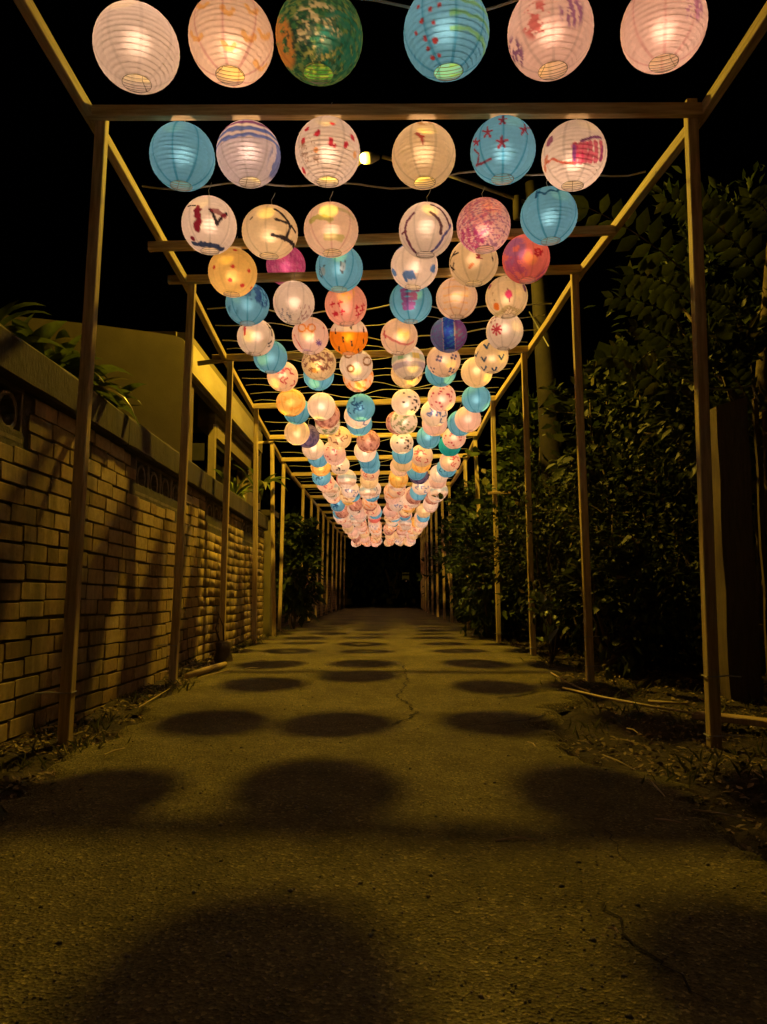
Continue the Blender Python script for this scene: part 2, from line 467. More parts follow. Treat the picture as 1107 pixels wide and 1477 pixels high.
def crack(pxs, w):
    """a dark fissure in the asphalt, jagged ribbon lying just above it"""
    pts = [PG(*p) for p in pxs]
    fine = []
    for a, b in zip(pts[:-1], pts[1:]):
        n = max(3, int((b - a).length / 0.035))
        for i in range(n):
            q = a.lerp(b, i / n); fine.append(q + Vector((random.uniform(-.014, .014), random.uniform(-.014, .014), 0)))
    fine.append(pts[-1])
    v, f = [], []
    for i, q in enumerate(fine):
        t = (fine[min(i+1, len(fine)-1)] - fine[max(i-1, 0)]); t.z = 0
        s = Vector((-t.y, t.x, 0)).normalized() if t.length else Vector((1, 0, 0))
        ww = w * random.uniform(0.25, 1.2) * min(1, i / 3 + .1, (len(fine)-1-i) / 3 + .1)
        for k in (-1, 1):
            c = q + s * ww * k
            v.append((c.x, c.y, road_z(c.x, c.y) + 0.004))
    f = [(2*i, 2*i+1, 2*i+3, 2*i+2) for i in range(len(fine) - 1)]
    link('crack', mesh_py('crack', v, f, MATS['crack']), road)
crack([(583, 962), (588, 985), (575, 1005), (592, 1018), (600, 1032)], 0.007)
crack([(560, 1052), (590, 1040), (604, 1028)], 0.008)
crack([(640, 1058), (700, 1050), (760, 1044), (815, 1032)], 0.008)
crack([(715, 1010), (750, 1006), (790, 1000)], 0.016)
crack([(860, 1300), (905, 1350), (930, 1385), (985, 1420), (1040, 1470)], 0.0028)
crack([(640, 1310), (690, 1305), (745, 1308)], 0.003)
crack([(870, 1190), (890, 1240), (960, 1275)], 0.0022)

# ================================================================== foliage helpers
LEAF_T = np.array([(0, 0, 0), (-.36, .22, .05), (.36, .22, .05), (0, .30, -.04), (-.5, .55, .06), (.5, .55, .06), (0, .6, -.05), (0, 1.0, -.10)], dtype=float)
LEAF_F = [(0, 3, 1), (0, 2, 3), (1, 3, 6, 4), (3, 2, 5, 6), (4, 6, 7), (6, 5, 7)]
LEAF_LOOP = np.array([i for f in LEAF_F for i in f]); LEAF_TOT = np.array([len(f) for f in LEAF_F])

def leaves(pos, direc, normal, length, width):
    """vectorised leaf mesh arrays"""
    n = len(pos)
    d = direc / (np.linalg.norm(direc, axis=1, keepdims=True) + 1e-9)
    s = np.cross(d, normal); s /= (np.linalg.norm(s, axis=1, keepdims=True) + 1e-9)
    u = np.cross(s, d)
    T = LEAF_T
    v = (pos[:, None, :] + s[:, None, :] * (T[None, :, 0:1] * width[:, None, None]) + d[:, None, :] * (T[None, :, 1:2] * length[:, None, None])
         + u[:, None, :] * (T[None, :, 2:3] * length[:, None, None]))
    lp = (LEAF_LOOP[None, :] + (np.arange(n) * len(T))[:, None]).ravel()
    return v.reshape(-1, 3), lp, np.tile(LEAF_TOT, n)

def crown_points(c, rad, n, seed, shell=0.45, clumps=26, csize=0.32):
    """points gathered in uneven clumps inside an ellipsoid: gaps between, ragged outline"""
    r = np.random.default_rng(seed)
    cd = r.normal(size=(clumps, 3)); cd /= np.linalg.norm(cd, axis=1, keepdims=True)
    cr = shell + (1 - shell) * r.random(clumps) ** 0.6
    cc = cd * cr[:, None] * np.array(rad) * 0.92 + np.array(c)
    k = r.integers(0, clumps, n)
    off = r.normal(size=(n, 3)); off /= np.linalg.norm(off, axis=1, keepdims=True)
    off *= (r.random(n) ** 0.45)[:, None] * csize * np.array(rad).mean() * r.uniform(0.6, 1.4, clumps)[k][:, None]
    p = cc[k] + off
    out = p - cc[k] + 0.6 * (p - np.array(c))
    return p, out

def foliage(name, mat, parent, c, rad, n, size, seed, clumps=26, csize=0.32, aspect=0.55, droop=0.25, zmin=0.03, kind=None, shell=.45):
    p, out = crown_points(c, rad, n, seed, shell, clumps, csize)
    r = np.random.default_rng(seed + 1)
    out /= (np.linalg.norm(out, axis=1, keepdims=True) + 1e-9)
    d = out + r.normal(size=p.shape) * 0.6; d[:, 2] -= droop
    nrm = np.array([0, 0, 1.0]) + r.normal(size=p.shape) * 0.45 + out * 0.5
    L = size * r.uniform(0.6, 1.35, n)
    m = p[:, 2] > np.array([g(y) for y in p[:, 1]]) + zmin
    v, lp, tt = leaves(p[m], d[m], nrm[m], L[m], L[m] * aspect * r.uniform(0.8, 1.2, m.sum()))
    o = link(name, mesh_np(name, v, lp, tt, mat, False), parent)
    if kind: o['kind'] = kind
    return o

def stems(name, parent, base, tips, r0, r1, mat='stem', wob=0.06):
    b = MB()
    for t in tips:
        a, e = Vector(base) + Vector((random.uniform(-.05, .05), random.uniform(-.05, .05), 0)), Vector(t)
        pts = []
        for i in range(7):
            q = a.lerp(e, i / 6)
            if 0 < i < 6: q += Vector((random.uniform(-wob, wob), random.uniform(-wob, wob), 0))
            pts.append(q)
        b.tube(pts, [r0 + (r1 - r0) * i / 6 for i in range(7)], 6)
    return b.build(name, MATS[mat], parent, True)

def shrub(name, label, cat, c, rad, n, size, seed, mat='leaf_hedge', group=None, nst=6, **kw):
    base = (c[0], c[1], g(c[1]) - 0.03)
    o = empty(name, base)
    o_inv = Vector(base)
    cl = (0, 0, c[2] - base[2])
    p, out = crown_points(cl, rad, n, seed, kw.get('shell', .45), kw.get('clumps', 26), kw.get('csize', .32))
    r = np.random.default_rng(seed + 1)
    out /= (np.linalg.norm(out, axis=1, keepdims=True) + 1e-9)
    d = out + r.normal(size=p.shape) * 0.6; d[:, 2] -= kw.get('droop', .25)
    nrm = np.array([0, 0, 1.0]) + r.normal(size=p.shape) * 0.45 + out * 0.5
    L = size * np.exp(r.normal(size=n) * 0.38)
    # long shoots that break out of the outline
    ns_ = kw.get('shoots', 14); rs = random.Random(seed + 3); ep, ed = [], []
    for q in range(ns_):
        dv = Vector((rs.gauss(0, .7), rs.gauss(0, .7) - .25, rs.uniform(.0, 1.2))).normalized()
        a_ = Vector(cl) + Vector((dv.x * rad[0], dv.y * rad[1], dv.z * rad[2])) * .7
        ln_ = rs.uniform(.25, .6) * max(rad); pts_ = []
        for i in range(6):
            t_ = i / 5
            pts_.append(a_ + dv * ln_ * t_ + Vector((rs.uniform(-.02, .02), rs.uniform(-.02, .02), -.25 * ln_ * t_ * t_)))
        MB().tube(pts_, [.005, .0045, .004, .003, .002, .0015], 4).build('shoot', MATS['stem'], o)
        for i in range(1, 6):
            for _ in range(4):
                ep.append(pts_[i] + Vector((rs.uniform(-.02, .02),) * 3)); ed.append(dv * .6 + Vector((rs.gauss(0, .7), rs.gauss(0, .7), rs.gauss(0, .4))))
    if ns_:
        p = np.concatenate([p, np.array(ep)]); d = np.concatenate([d, np.array(ed)]); k_ = len(ep); n += k_
        nrm = np.concatenate([nrm, np.array([0, 0, 1.0]) + r.normal(size=(k_, 3)) * .5]); L = np.concatenate([L, size * r.uniform(.8, 1.7, k_)])
    m = p[:, 2] > 0.06
    v, lp, tt = leaves(p[m], d[m], nrm[m], L[m], L[m] * kw.get('aspect', .55) * r.uniform(0.8, 1.2, m.sum()))
    link('crown', mesh_np('crown', v, lp, tt, MATS[mat], False), o)
    rr = random.Random(seed)
    tips = [(rr.uniform(-.7, .7) * rad[0], rr.uniform(-.7, .7) * rad[1], cl[2] + rr.uniform(-.2, .7) * rad[2]) for _ in range(nst)]
    stems('trunk', o, (0, 0, 0), tips, kw.get('tr', .022), .006)
    tag(o, label, cat, group)
    return o

# ================================================================== pergola of square timber
def bar_mesh(name, length, w, h, seed, mat, seg=8):
    r = random.Random(seed); bev = 0.004
    v, f = [], []
    ox = oy = 0
    for i in range(seg + 1):
        t = i / seg
        ox = 0.0035 * math.sin(3.1 * t + seed) * math.sin(math.pi * t); oy = 0.0035 * math.cos(2.3 * t + seed * 1.7) * math.sin(math.pi * t)
        a, b = w / 2, h / 2
        for x, y in ((-a+bev, -b), (a-bev, -b), (a, -b+bev), (a, b-bev), (a-bev, b), (-a+bev, b), (-a, b-bev), (-a, -b+bev)):
            v.append((x + ox + r.uniform(-.0006, .0006), y + oy + r.uniform(-.0006, .0006), t * length))
    for i in range(seg):
        for k in range(8):
            k2 = (k + 1) % 8
            f.append((i*8+k, i*8+k2, (i+1)*8+k2, (i+1)*8+k))
    f.append(tuple(reversed(range(8)))); f.append(tuple(seg*8 + k for k in range(8)))
    return mesh_py(name, v, f, MATS[mat])

BAR_ID = [0]
def bar(name, a, b, w, h, parent=None, mat='wood', xaxis=None):
    """squared timber from a to b, grain along its length"""
    a, b = Vector(a), Vector(b)
    BAR_ID[0] += 1
    z = (b - a).normalized()
    x = Vector(xaxis) if xaxis else (Vector((1, 0, 0)) if abs(z.x) < 0.9 else Vector((0, 1, 0)))
    y = z.cross(x).normalized(); x = y.cross(z).normalized()
    M = Matrix((( x.x, y.x, z.x, a.x), (x.y, y.y, z.y, a.y), (x.z, y.z, z.z, a.z), (0, 0, 0, 1)))
    o = link(name, bar_mesh(name, (b - a).length, w, h, BAR_ID[0], mat))
    if parent is not None:
        o.parent = parent
        o.matrix_local = parent.matrix_basis.inverted() @ M
    else:
        o.matrix_local = M
    return o

W_FR = 2.77
# photo pixels: left post top, right post top, left base x, right base x (None = straight under)
FR = [((148, 172), (997, 168), 93, 1030), ((278, 408), (829, 392), 249, 852), ((333, 519), (756, 506), 320, 770), ((370, 588), (711, 576), 367, 720),
      ((393, 632), (685, 627), 396, 700), ((410, 664), (671, 658), None, None), ((424, 685), (659, 681), None, None), ((438, 702), (648, 698), None, None), ((450, 717), (638, 715), None, None),
      ((459.5, 729), (629, 728), None, None), ((467, 739), (622, 738.5), None, None), ((474, 747.5), (616, 747.5), None, None), ((481, 755), (612.5, 755), None, None),
      ((487, 762), (610, 762), None, None), ((492.5, 768), (608.5, 768), None, None), ((498, 774), (607, 774), None, None)]
pergola = empty('timber_pergola', (0, 0, 0))
tag(pergola, 'long tunnel frame of pale squared timber posts, crossbeams and side rails spanning the lane', 'pergola')
frames = []
for (lt, rt, lb, rb) in FR:
    d = W_FR * FPX / (rt[0] - lt[0])
    a, b = P(*lt, d), P(*rt, d)
    Y = (a.y + b.y) / 2
    a.y = b.y = Y
    zb = g(Y)
    db = Y * cp + (zb - EYE) * sp
    xl = (lb - CX) / FPX * db if lb else a.x - 0.035
    xr = (rb - CX) / FPX * db if rb else b.x + 0.03
    frames.append((Y, a, b, xl, xr))
f0 = (frames[0][0] - 1.75, frames[0][1] + Vector((0.03, -1.75, 0.0)), frames[0][2] + Vector((0.0, -1.75, 0.0)), frames[0][3], frames[0][4])
frames.insert(0, f0)
PW = 0.050
for i, (Y, a, b, xl, xr) in enumerate(frames):
    skip_posts = (i == 7)
    top = 0.03
    if not skip_posts:
        bar('post', (xl, Y, g(Y) - 0.12), (a.x, Y, a.z + (0.005 if i % 2 else 0.04)), PW, PW, pergola)
        bar('post', (xr, Y, g(Y) - 0.12), (b.x, Y, b.z + (0.075 if i == 1 else 0.04)), PW, PW, pergola)
    ov = 0.16 if i in (2, 3) else 0.05
    bar('crossbeam', (a.x - ov, Y - 0.047, a.z), (b.x + 0.03, Y - 0.047, b.z), 0.040, 0.058, pergola, xaxis=(0, 1, 0))
# crossbeams that rest on the rails between posts
mids = []
for (pl, pr) in (((215, 356), (888, 331)),):
    dd = 4.72
    a, b = P(*pl, dd), P(*pr, dd); b.y = a.y
    mids.append(a.y)
    bar('crossbeam', a, b, 0.040, 0.055, pergola, xaxis=(0, 1, 0))
for side in (0, 1):
    sgn = -1 if side == 0 else 1
    for k in range(len(frames) - 1):
        A = Vector(frames[k][1 + side]); B = Vector(frames[k + 1][1 + side])
        A.x += sgn * 0.048; B.x += sgn * 0.048
        A.z += 0.004; B.z += 0.004
        bar('rail', A - (B - A).normalized() * 0.004 * (k % 2), B, 0.044, 0.058, pergola, xaxis=(1, 0, 0))
# odd battens and braces nailed to posts
F = frames
def zat(i, py): return PY(CX, py, F[i][0]).z
bar('brace', (F[4][4] - 0.10, F[4][0] - 0.035, zat(4, 712)), (F[4][4] + 0.16, F[4][0] - 0.035, zat(4, 711)), 0.03, 0.02, pergola, xaxis=(0, 0, 1))
bar('brace', (F[3][1].x - 0.30, F[3][0] - 0.036, zat(3, 526)), (F[3][1].x + .03, F[3][0] - 0.036, zat(3, 519)), 0.045, 0.02, pergola, xaxis=(0, 0, 1))
bar('brace', (F[5][1].x - 0.22, F[5][0] - 0.036, zat(5, 640)), (F[5][1].x + .02, F[5][0] - 0.036, zat(5, 637)), 0.035, 0.02, pergola, xaxis=(0, 0, 1))
bar('brace', (F[9][3] + 0.0, F[9][0] - 0.036, 1.18), (F[9][3] + 0.02, F[9][0] + 1.55, 1.32), 0.035, 0.02, pergola, xaxis=(0, 0, 1))
bar('brace', (F[8][4] - 0.02, F[8][0] + 0.03, 0.75), (F[8][4] - 0.02, F[8][0] + 1.5, 1.75), 0.03, 0.02, pergola, xaxis=(1, 0, 0))
# wire ties near the foot of the posts, ends sticking out
def tie(x, y, z, direction, ln):
    m = MB()
    h = PW / 2 + 0.003
    m.tube([(x-h, y-h, z), (x+h, y-h, z+.002), (x+h, y+h, z+.003), (x-h, y+h, z+.001), (x-h, y-h, z-.001)], 0.0028, 5)
    m.tube([(x, y-h, z), (x + direction*ln*.5, y-h-.01, z+.006), (x + direction*ln, y-h-.02, z+.002)], 0.0032, 5)
    m.build('tie_wire', MATS['cable'], pergola)
tie(F[1][3] + .004, F[1][0], .27, -1, .12); tie(F[1][4], F[1][0], .34, 1, .11); tie(F[1][4] - .002, F[1][0], .09, 1, .12)
tie(F[2][3] + .003, F[2][0], .34, -1, .11); tie(F[2][3], F[2][0], .10, -1, .09); tie(F[2][4], F[2][0], .40, 1, .06); tie(F[2][4], F[2][0], .20, 1, .07)
tie(F[3][4], F[3][0], .20, -1, .08); tie(F[4][3], F[4][0], .22, -1, .08); tie(F[4][4], F[4][0], .24, -1, .06)

# ================================================================== paper lanterns
RL = 0.15
OPEN = math.asin(0.051 / RL)
NRIB = 19

def lantern_arrays(nr, ns):
    th = np.linspace(OPEN, math.pi - OPEN, nr)
    ph = np.linspace(0, 2 * math.pi, ns, endpoint=False)
    T, Ph = np.meshgrid(th, ph, indexing='ij')
    t = (th - OPEN) / (math.pi - 2 * OPEN)
    sc_ = 1 - 0.006 * np.abs(np.sin(math.pi * NRIB * t)) ** 0.8
    D = np.stack([np.sin(T) * np.cos(Ph), np.sin(T) * np.sin(Ph), np.cos(T)], -1)
    V = D * (RL * sc_)[:, None, None]
    lo, to = grid_loops(nr, ns, True)
    return D.reshape(-1, 3), V.reshape(-1, 3), lo, to, T.ravel(), Ph.ravel()

class Paint:
    """painted colours of one paper shade, laid on as strokes over the sheet"""
    def __init__(s, nr, ns, base, seam=0.78, wdir=None, seed=0, seams=8):
        s.D, s.V, s.lo, s.to, s.T, s.Ph = lantern_arrays(nr, ns)
        s.c = np.tile(np.array(base, float), (len(s.D), 1)); s.seed = seed
        w = np.array(wdir if wdir is not None else (0, -1, 0), float); w /= np.linalg.norm(w)
        rt = np.cross(w, (0, 0, -1.0)); rt /= np.linalg.norm(rt); up = np.cross(w, rt)
        if up[2] < 0: up = -up
        s.w, s.rt, s.up = w, rt, up
        s.seam = seam; s.seams = seams
    def at(s, u, v):
        q = math.sqrt(max(0.0, 1 - min(.999, u*u + v*v)))
        return s.rt * u + s.up * v + s.w * q
    def lay(s, m, col):
        m = np.clip(m, 0, 1)[:, None]
        s.c = s.c * (1 - m) + np.array(col) * m; return s
    def dot(s, u, v, r, col, a=1.0, rag=0.25, sx=1.0):
        p = s.at(u, v); dd = s.D - p
        if sx != 1.0:
            dd = dd + s.rt * ((dd @ s.rt) * (1 / sx - 1))[:, None]
        dist = np.linalg.norm(dd, axis=1) / r + rag * snoise(s.D, s.seed + int(100*u) + 977, 7, 3)
        return s.lay((1.15 - dist) * 4 * (dist < 1.15) * a if a == 1.0 else np.clip((1.15 - dist) * 4, 0, 1) * a, col)
    def stroke(s, pts, wd, col, a=1.0, rag=0.3):
        m = np.full(len(s.D), 9.0)
        for (u0, v0), (u1, v1) in zip(pts[:-1], pts[1:]):
            A, B = s.at(u0, v0), s.at(u1, v1); e = B - A; L2 = e @ e + 1e-9
            t = np.clip(((s.D - A) @ e) / L2, 0, 1)
            m = np.minimum(m, np.linalg.norm(s.D - A - t[:, None] * e, axis=1))
        dist = m / wd + rag * snoise(s.D, s.seed + 55, 12, 2)
        return s.lay(np.clip((1.2 - dist) * 3, 0, 1) * a, col)
    def band(s, z0, z1, col, a=1.0, wob=0.05, seed=5):
        z = s.D[:, 2] + wob * snoise(s.D, s.seed + seed, 4, 3)
        return s.lay(np.clip((z - z0) * 25, 0, 1) * np.clip((z1 - z) * 25, 0, 1) * a, col)
    def patch(s, u, v, r, f, thr, col, a=1.0, seed=1, st=(1, 1, 1)):
        """broken dabs inside a round region"""
        d = np.linalg.norm(s.D - s.at(u, v), axis=1)
        n = snoise(s.D * np.array(st), s.seed + 300 + seed, f, 4)
        return s.lay(np.clip((n - thr) * 9, 0, 1) * np.clip((r - d) * 8, 0, 1) * a, col)
    def gore(s, k, col, a=1.0, n=8):
        ph = (s.Ph / (2 * math.pi) * n + 0.5 + s.goff) % n
        return s.lay(((ph >= k) & (ph < k + 1)) * a, col)
    goff = 0.0
    def mesh(s, name='paper_shade'):
        # overlapped paper joints run pole to pole
        ph = (s.Ph / (2 * math.pi) * s.seams + s.goff) % 1.0
        dd = np.abs(ph - 0.5) / s.seams * 2 * math.pi * np.maximum(np.sin(s.T), .05)
        k = np.clip((0.045 - dd) / 0.02, 0, 1)
        c = s.c * (1 - k[:, None] * (1 - np.array(s.seam if hasattr(s.seam, '__len__') else (s.seam,) * 3)))
        me = mesh_np(name, s.V, s.lo, s.to, MATS['paper'], True)
        at = me.color_attributes.new('Col', 'FLOAT_COLOR', 'POINT')
        at.data.foreach_set('color', np.concatenate([c, np.ones((len(c), 1))], 1).astype(np.float32).ravel())
        return me

# shared small parts
def helix_mesh(name, seg, rad):
    m = MB(); pts = []
    n = NRIB * seg
    for i in range(n + 1):
        t = i / n; th = OPEN + (math.pi - 2 * OPEN) * t; ph = 2 * math.pi * NRIB * t
        r = RL - 0.0045
        pts.append((r * math.sin(th) * math.cos(ph), r * math.sin(th) * math.sin(ph), r * math.cos(th)))
    m.tube(pts, rad, 3)
    return m.mesh(name, MATS['wire'])
RIB_FINE = helix_mesh('wire_rib', 64, 0.0012)
RIB_MID = helix_mesh('wire_rib', 36, 0.0017)
def ring_mesh(name, z):
    m = MB(); r = RL * math.sin(OPEN)
    m.tube([(r*math.cos(2*math.pi*i/24), r*math.sin(2*math.pi*i/24), z) for i in range(25)], 0.0010, 4, False)
    return m.mesh(name, MATS['wire'])
ZR = RL * math.cos(OPEN)
RING_T, RING_B = ring_mesh('rim_ring', ZR), ring_mesh('rim_ring', -ZR)
def expander_mesh():
    m = MB(); r = RL * math.sin(OPEN)
    m.tube([(-r, 0, ZR), (-r*.55, 0, ZR-.03), (-r*.5, 0, 0), (-r*.55, 0, -ZR+.03), (-r, 0, -ZR)], 0.0012, 4)
    m.tube([(r, 0, ZR), (r*.55, 0, ZR-.03), (r*.5, 0, 0), (r*.55, 0, -ZR+.03), (r, 0, -ZR)], 0.0012, 4)
    m.tube([(-r, 0, ZR), (0, 0, ZR + .012), (r, 0, ZR)], 0.0012, 4)
    return m.mesh('wire_expander', MATS['wire'])
EXPANDER = expander_mesh()
def hook_mesh():
    m = MB()
    m.tube([(0, 0, ZR + .010), (0.004, 0, ZR + .03), (0, .004, ZR + .055), (0.012, 0, ZR + .075), (0.02, -.004, ZR + .095)], 0.0016, 5)
    return m.mesh('hook', MATS['cable'])
HOOK = hook_mesh()
BULB = bpy.data.lights.new('bulb', 'POINT')
BULB.energy = BULB_POWER; BULB.color = BULB_COL; BULB.shadow_soft_size = 0.022

LANTERNS = []
def place_lantern(loc, mesh, label, group, level, rz=0.0, tilt=(0, 0), bz=0.0, bulb=None, fine=False):
    o = empty('paper_lantern', loc); o.rotation_euler = (tilt[0], tilt[1], rz)
    o.scale = (random.uniform(.97, 1.02), random.uniform(.97, 1.02), random.uniform(.94, 1.02))
    tag(o, label, 'lantern', group)
    link('paper_shade', mesh, o)
    if level <= 1:
        link('wire_rib', RIB_FINE if fine else RIB_MID, o)
        link('rim_ring', RING_T, o); link('rim_ring', RING_B, o)
        link('wire_expander', EXPANDER, o, rot=(0, 0, random.uniform(0, 3)))
    if level <= 2: link('hook', HOOK, o)
    l = bpy.data.objects.new('bulb', bulb or BULB); l.location = (0, 0, bz); COL.objects.link(l); l.parent = o
    LANTERNS.append(o)
    return o

WHT = (0.84, 0.75, 0.70); CRM = (0.80, 0.66, 0.42); YEL = (0.84, 0.60, 0.19); PNK = (0.80, 0.60, 0.56); PCH = (0.82, 0.64, 0.50)
BLU = (0.16, 0.47, 0.74); BL2 = (0.05, 0.38, 0.66); MAG = (0.50, 0.10, 0.30)
RED = (0.50, 0.03, 0.05); DRED = (0.22, 0.02, 0.04); NAVY = (0.03, 0.05, 0.20); BLK = (0.03, 0.025, 0.03); ORG = (0.85, 0.32, 0.03); GRN = (0.20, 0.38, 0.10); PUR = (0.22, 0.06, 0.26); BRN = (0.22, 0.10, 0.05)

def d_r0c0(p): p.seam = .86
def d_r0c1(p):
    p.seam = (.80, .62, .66)
    for u, v in ((-.05, -.15), (.4, .1), (-.1, .55), (-.8, -.05), (.7, -.45), (.75, .2), (.45, .65), (-.7, .6)):
        p.stroke([(u-.13, v+.06), (u-.05, v-.05), (u+.06, v-.06), (u+.13, v+.03)], .055, (.82, .45, .10), .8)
def d_r0c2(p):
    p.c[:] = (0.16, 0.24, 0.07)
    p.patch(0, 0, 2.2, 9, -.05, (.04, .17, .07), .9, 1, (1, 1, 1.8)); p.patch(-.05, .15, .62, 8, -.12, (.66, .56, .30), .8, 3, (1, 1, 2.2)); p.patch(.05, -.55, .45, 10, -.05, (.50, .46, .13), .8, 6, (1, 1, 2))
    p.patch(0, 0, 2.2, 15, .10, (.02, .09, .05), .9, 2); p.patch(.6, -.1, .75, 9, -.2, (.02, .17, .12), .85, 5, (1, 1, 2)); p.patch(-.9, -.2, .6, 7, -.35, (.60, .24, .05), .85, 4); p.patch(-.4, -.1, .5, 16, .05, (.015, .05, .04), .85, 7)
def d_r0c3(p):
    for z in (-.55, -.25, .05, .35, .65):
        m = (p.D @ p.rt > .05)
        zz_ = p.D[:, 2] + .04 * snoise(p.D, 8, 5, 2)
        p.lay(np.clip((zz_ - z) * 25, 0, 1) * np.clip((z + .13 - zz_) * 25, 0, 1) * m * .8, (.20, .50, .12))
    for u, v in ((-.7, .1), (-.55, .35), (-.5, .0), (-.45, -.2), (-.3, .3), (-.28, -.05), (-.35, .55), (-.2, -.35), (-.15, .6), (-.62, .6), (-.35, -.4)):
        p.dot(u, v, .055, (.35, .05, .05))
def d_r0c4(p):
    p.patch(-.3, .35, .45, 9, .12, (.60, .12, .12), .85, 1); p.patch(.5, .35, .38, 9, .05, PUR, .85, 2); p.patch(-.85, -.25, .4, 9, -.05, (.16, .06, .20), .9, 3); p.dot(.1, .75, .08, ORG)
def d_r0c5(p): p.seam = (.86, .7, .72); p.patch(.7, .25, .35, 8, -.05, (.42, .16, .38), .8, 1); p.patch(-.75, .75, .3, 8, -.1, (.42, .2, .42), .7, 2)
def d_r1c0(p): p.seam = (.3, .62, .72)
def d_r1c1(p):
    p.band(.74, 1.0, (.10, .10, .36), .85); p.band(.48, .70, (.22, .06, .22), .95); p.band(.22, .42, (.06, .14, .52), .92); p.band(-.02, .15, (.07, .16, .56), .9); p.lay((p.D[:, 2] < 0) * .35, (.5, .52, .85))
    p.patch(.9, -.2, .6, 3, -.6, (.06, .14, .5), .8, 3)
def d_r1c2(p):
    for u, v, r in ((-.3, .55, .10), (.1, .35, .09), (.15, .8, .08), (.55, .25, .10), (-.65, .6, .09), (-.75, .3, .08), (-.7, -.55, .12), (.75, .45, .09), (.2, .25, .06)): p.dot(u, v, r, (.55, .04, .07), rag=.6)
    p.dot(-.35, .1, .08, ORG, .8); p.dot(.82, .0, .10, (.9, .45, .12), .8); p.patch(-.6, .0, .5, 12, .25, (.3, .16, .08), .7, 4)
def d_r1c3(p): p.stroke([(-.2, .62), (-.05, .45), (-.03, .3)], .045, (.45, .10, .08)); p.stroke([(-.12, .55), (.0, .5)], .03, (.5, .08, .05)); p.patch(.05, .95, .3, 8, -.1, (.5, .25, .08), .8, 1)
def d_r1c4(p):
    p.seam = (.3, .62, .72)
    for u, v, s in ((-.02, .25, .16), (-.45, .55, .15), (0, .85, .12), (.65, .55, .15), (-.8, .3, .1)):
        for a in range(5): p.stroke([(u, v), (u + s*math.cos(a*1.26+.3), v + s*math.sin(a*1.26+.3))], .035, (.32, .05, .08))
    p.stroke([(-.8, -.35), (-.6, -.3), (-.35, -.2)], .04, (.25, .05, .07)); p.stroke([(-.85, .1), (-.7, -.05), (-.75, -.3)], .035, (.25, .05, .07))
def d_r1c5(p):
    for u in (.05, .2, .35, .5, .65, .8): p.stroke([(u, .33), (u + .02, -.12)], .09, (.58, .03, .12), .85)
    p.stroke([(.02, .3), (.05, -.05)], .05, (.22, .06, .25)); p.stroke([(.85, .2), (.8, -.15)], .05, (.3, .05, .2)); p.stroke([(.0, -.15), (-.3, -.12), (-.6, .0), (-.8, -.1)], .035, (.6, .15, .1))
    p.stroke([(-.8, .05), (-.85, -.3)], .08, (.65, .18, .06), .8); p.dot(-.75, .5, .14, (.25, .05, .16), .9, .6); p.stroke([(.25, .42), (.6, .5), (.8, .45)], .04, (.2, .06, .2)); p.dot(.05, -.78, .1, (.12, .03, .05), 1, .5, 1.8)
def d_r2c0(p):
    p.stroke([(-.42, .55), (-.4, .2), (-.45, -.05)], .13, DRED); p.stroke([(.05, .55), (.25, .1), (.45, .38), (.6, .45)], .06, BLK); p.stroke([(.15, .55), (.5, .4)], .10, DRED, .8)
    p.dot(-.6, -.45, .10, DRED); p.stroke([(-.55, -.62), (-.2, -.58), (.2, -.62), (.45, -.75)], .10, (.04, .06, .14)); p.stroke([(-.75, .6), (-.5, .65)], .03, BLK)
def d_r2c1(p):
    p.stroke([(.15, .85), (.45, .65), (.7, .3), (.6, -.05)], .06, BLK); p.stroke([(.2, .5), (.55, .42)], .05, BLK); p.stroke([(.1, -.05), (.4, -.1), (.75, -.25), (.9, -.5)], .07, BLK); p.stroke([(-.7, .4), (-.62, .5)], .03, BLK); p.stroke([(.75, .3), (.9, .1)], .05, BLK)
def d_r2c2(p):
    p.seam = (.84, .72, .74)
    p.stroke([(-.75, .28), (-.5, .42), (-.2, .4), (-.05, .3)], .10, (.45, .48, .10), .8); p.stroke([(-.2, -.3), (.1, -.28), (.35, -.35)], .12, (.5, .5, .14), .7); p.stroke([(.3, .7), (.6, .6), (.8, .4)], .10, (.5, .5, .2), .6)
def d_r2c3(p):
    p.stroke([(-.45, .6), (-.7, .3), (-.75, .0), (-.6, -.4), (-.35, -.75)], .06, (.16, .05, .10)); p.stroke([(.15, .65), (.45, .45), (.55, .2), (.55, -.05)], .06, (.12, .06, .08)); p.stroke([(.2, .9), (.5, .75), (.75, .45), (.85, .2)], .06, (.13, .06, .08))
    p.stroke([(.9, .2), (.65, -.15), (.5, -.45), (.25, -.7)], .06, (.10, .10, .30)); p.stroke([(-.7, .0), (-.88, -.1)], .04, (.2, .06, .1))
def d_r2c4(p):
    p.c[:] = (.78, .50, .48)
    p.patch(0, .7, .8, 5, -.2, (.75, .25, .26), .55, 4); p.patch(-.3, 0, 1.1, 8, .20, (.50, .08, .22), .75, 1, (1, 1, 3.2)); p.patch(.2, -.2, 1.5, 9, .22, (.26, .10, .28), .75, 2, (1, 1, 3.5)); p.patch(-.5, -.5, .6, 9, .0, (.42, .03, .20), .85, 3, (1, 1, 2))
def d_r2c5(p): p.seam = (.3, .6, .7); p.stroke([(-.3, .85), (-.1, .75), (.1, .86), (.3, .78), (.45, .85)], .05, (.02, .10, .22)); p.stroke([(-.4, .7), (-.35, .9)], .05, (.02, .10, .22))
def d_r3c0(p):
    p.seam = .9
    for u, v in ((.0, .25), (-.75, .15), (.65, .15), (-.08, -.28), (.42, -.45), (.78, -.52), (.05, .9), (-.5, .8)): p.dot(u, v, .09, (.55, .05, .04))
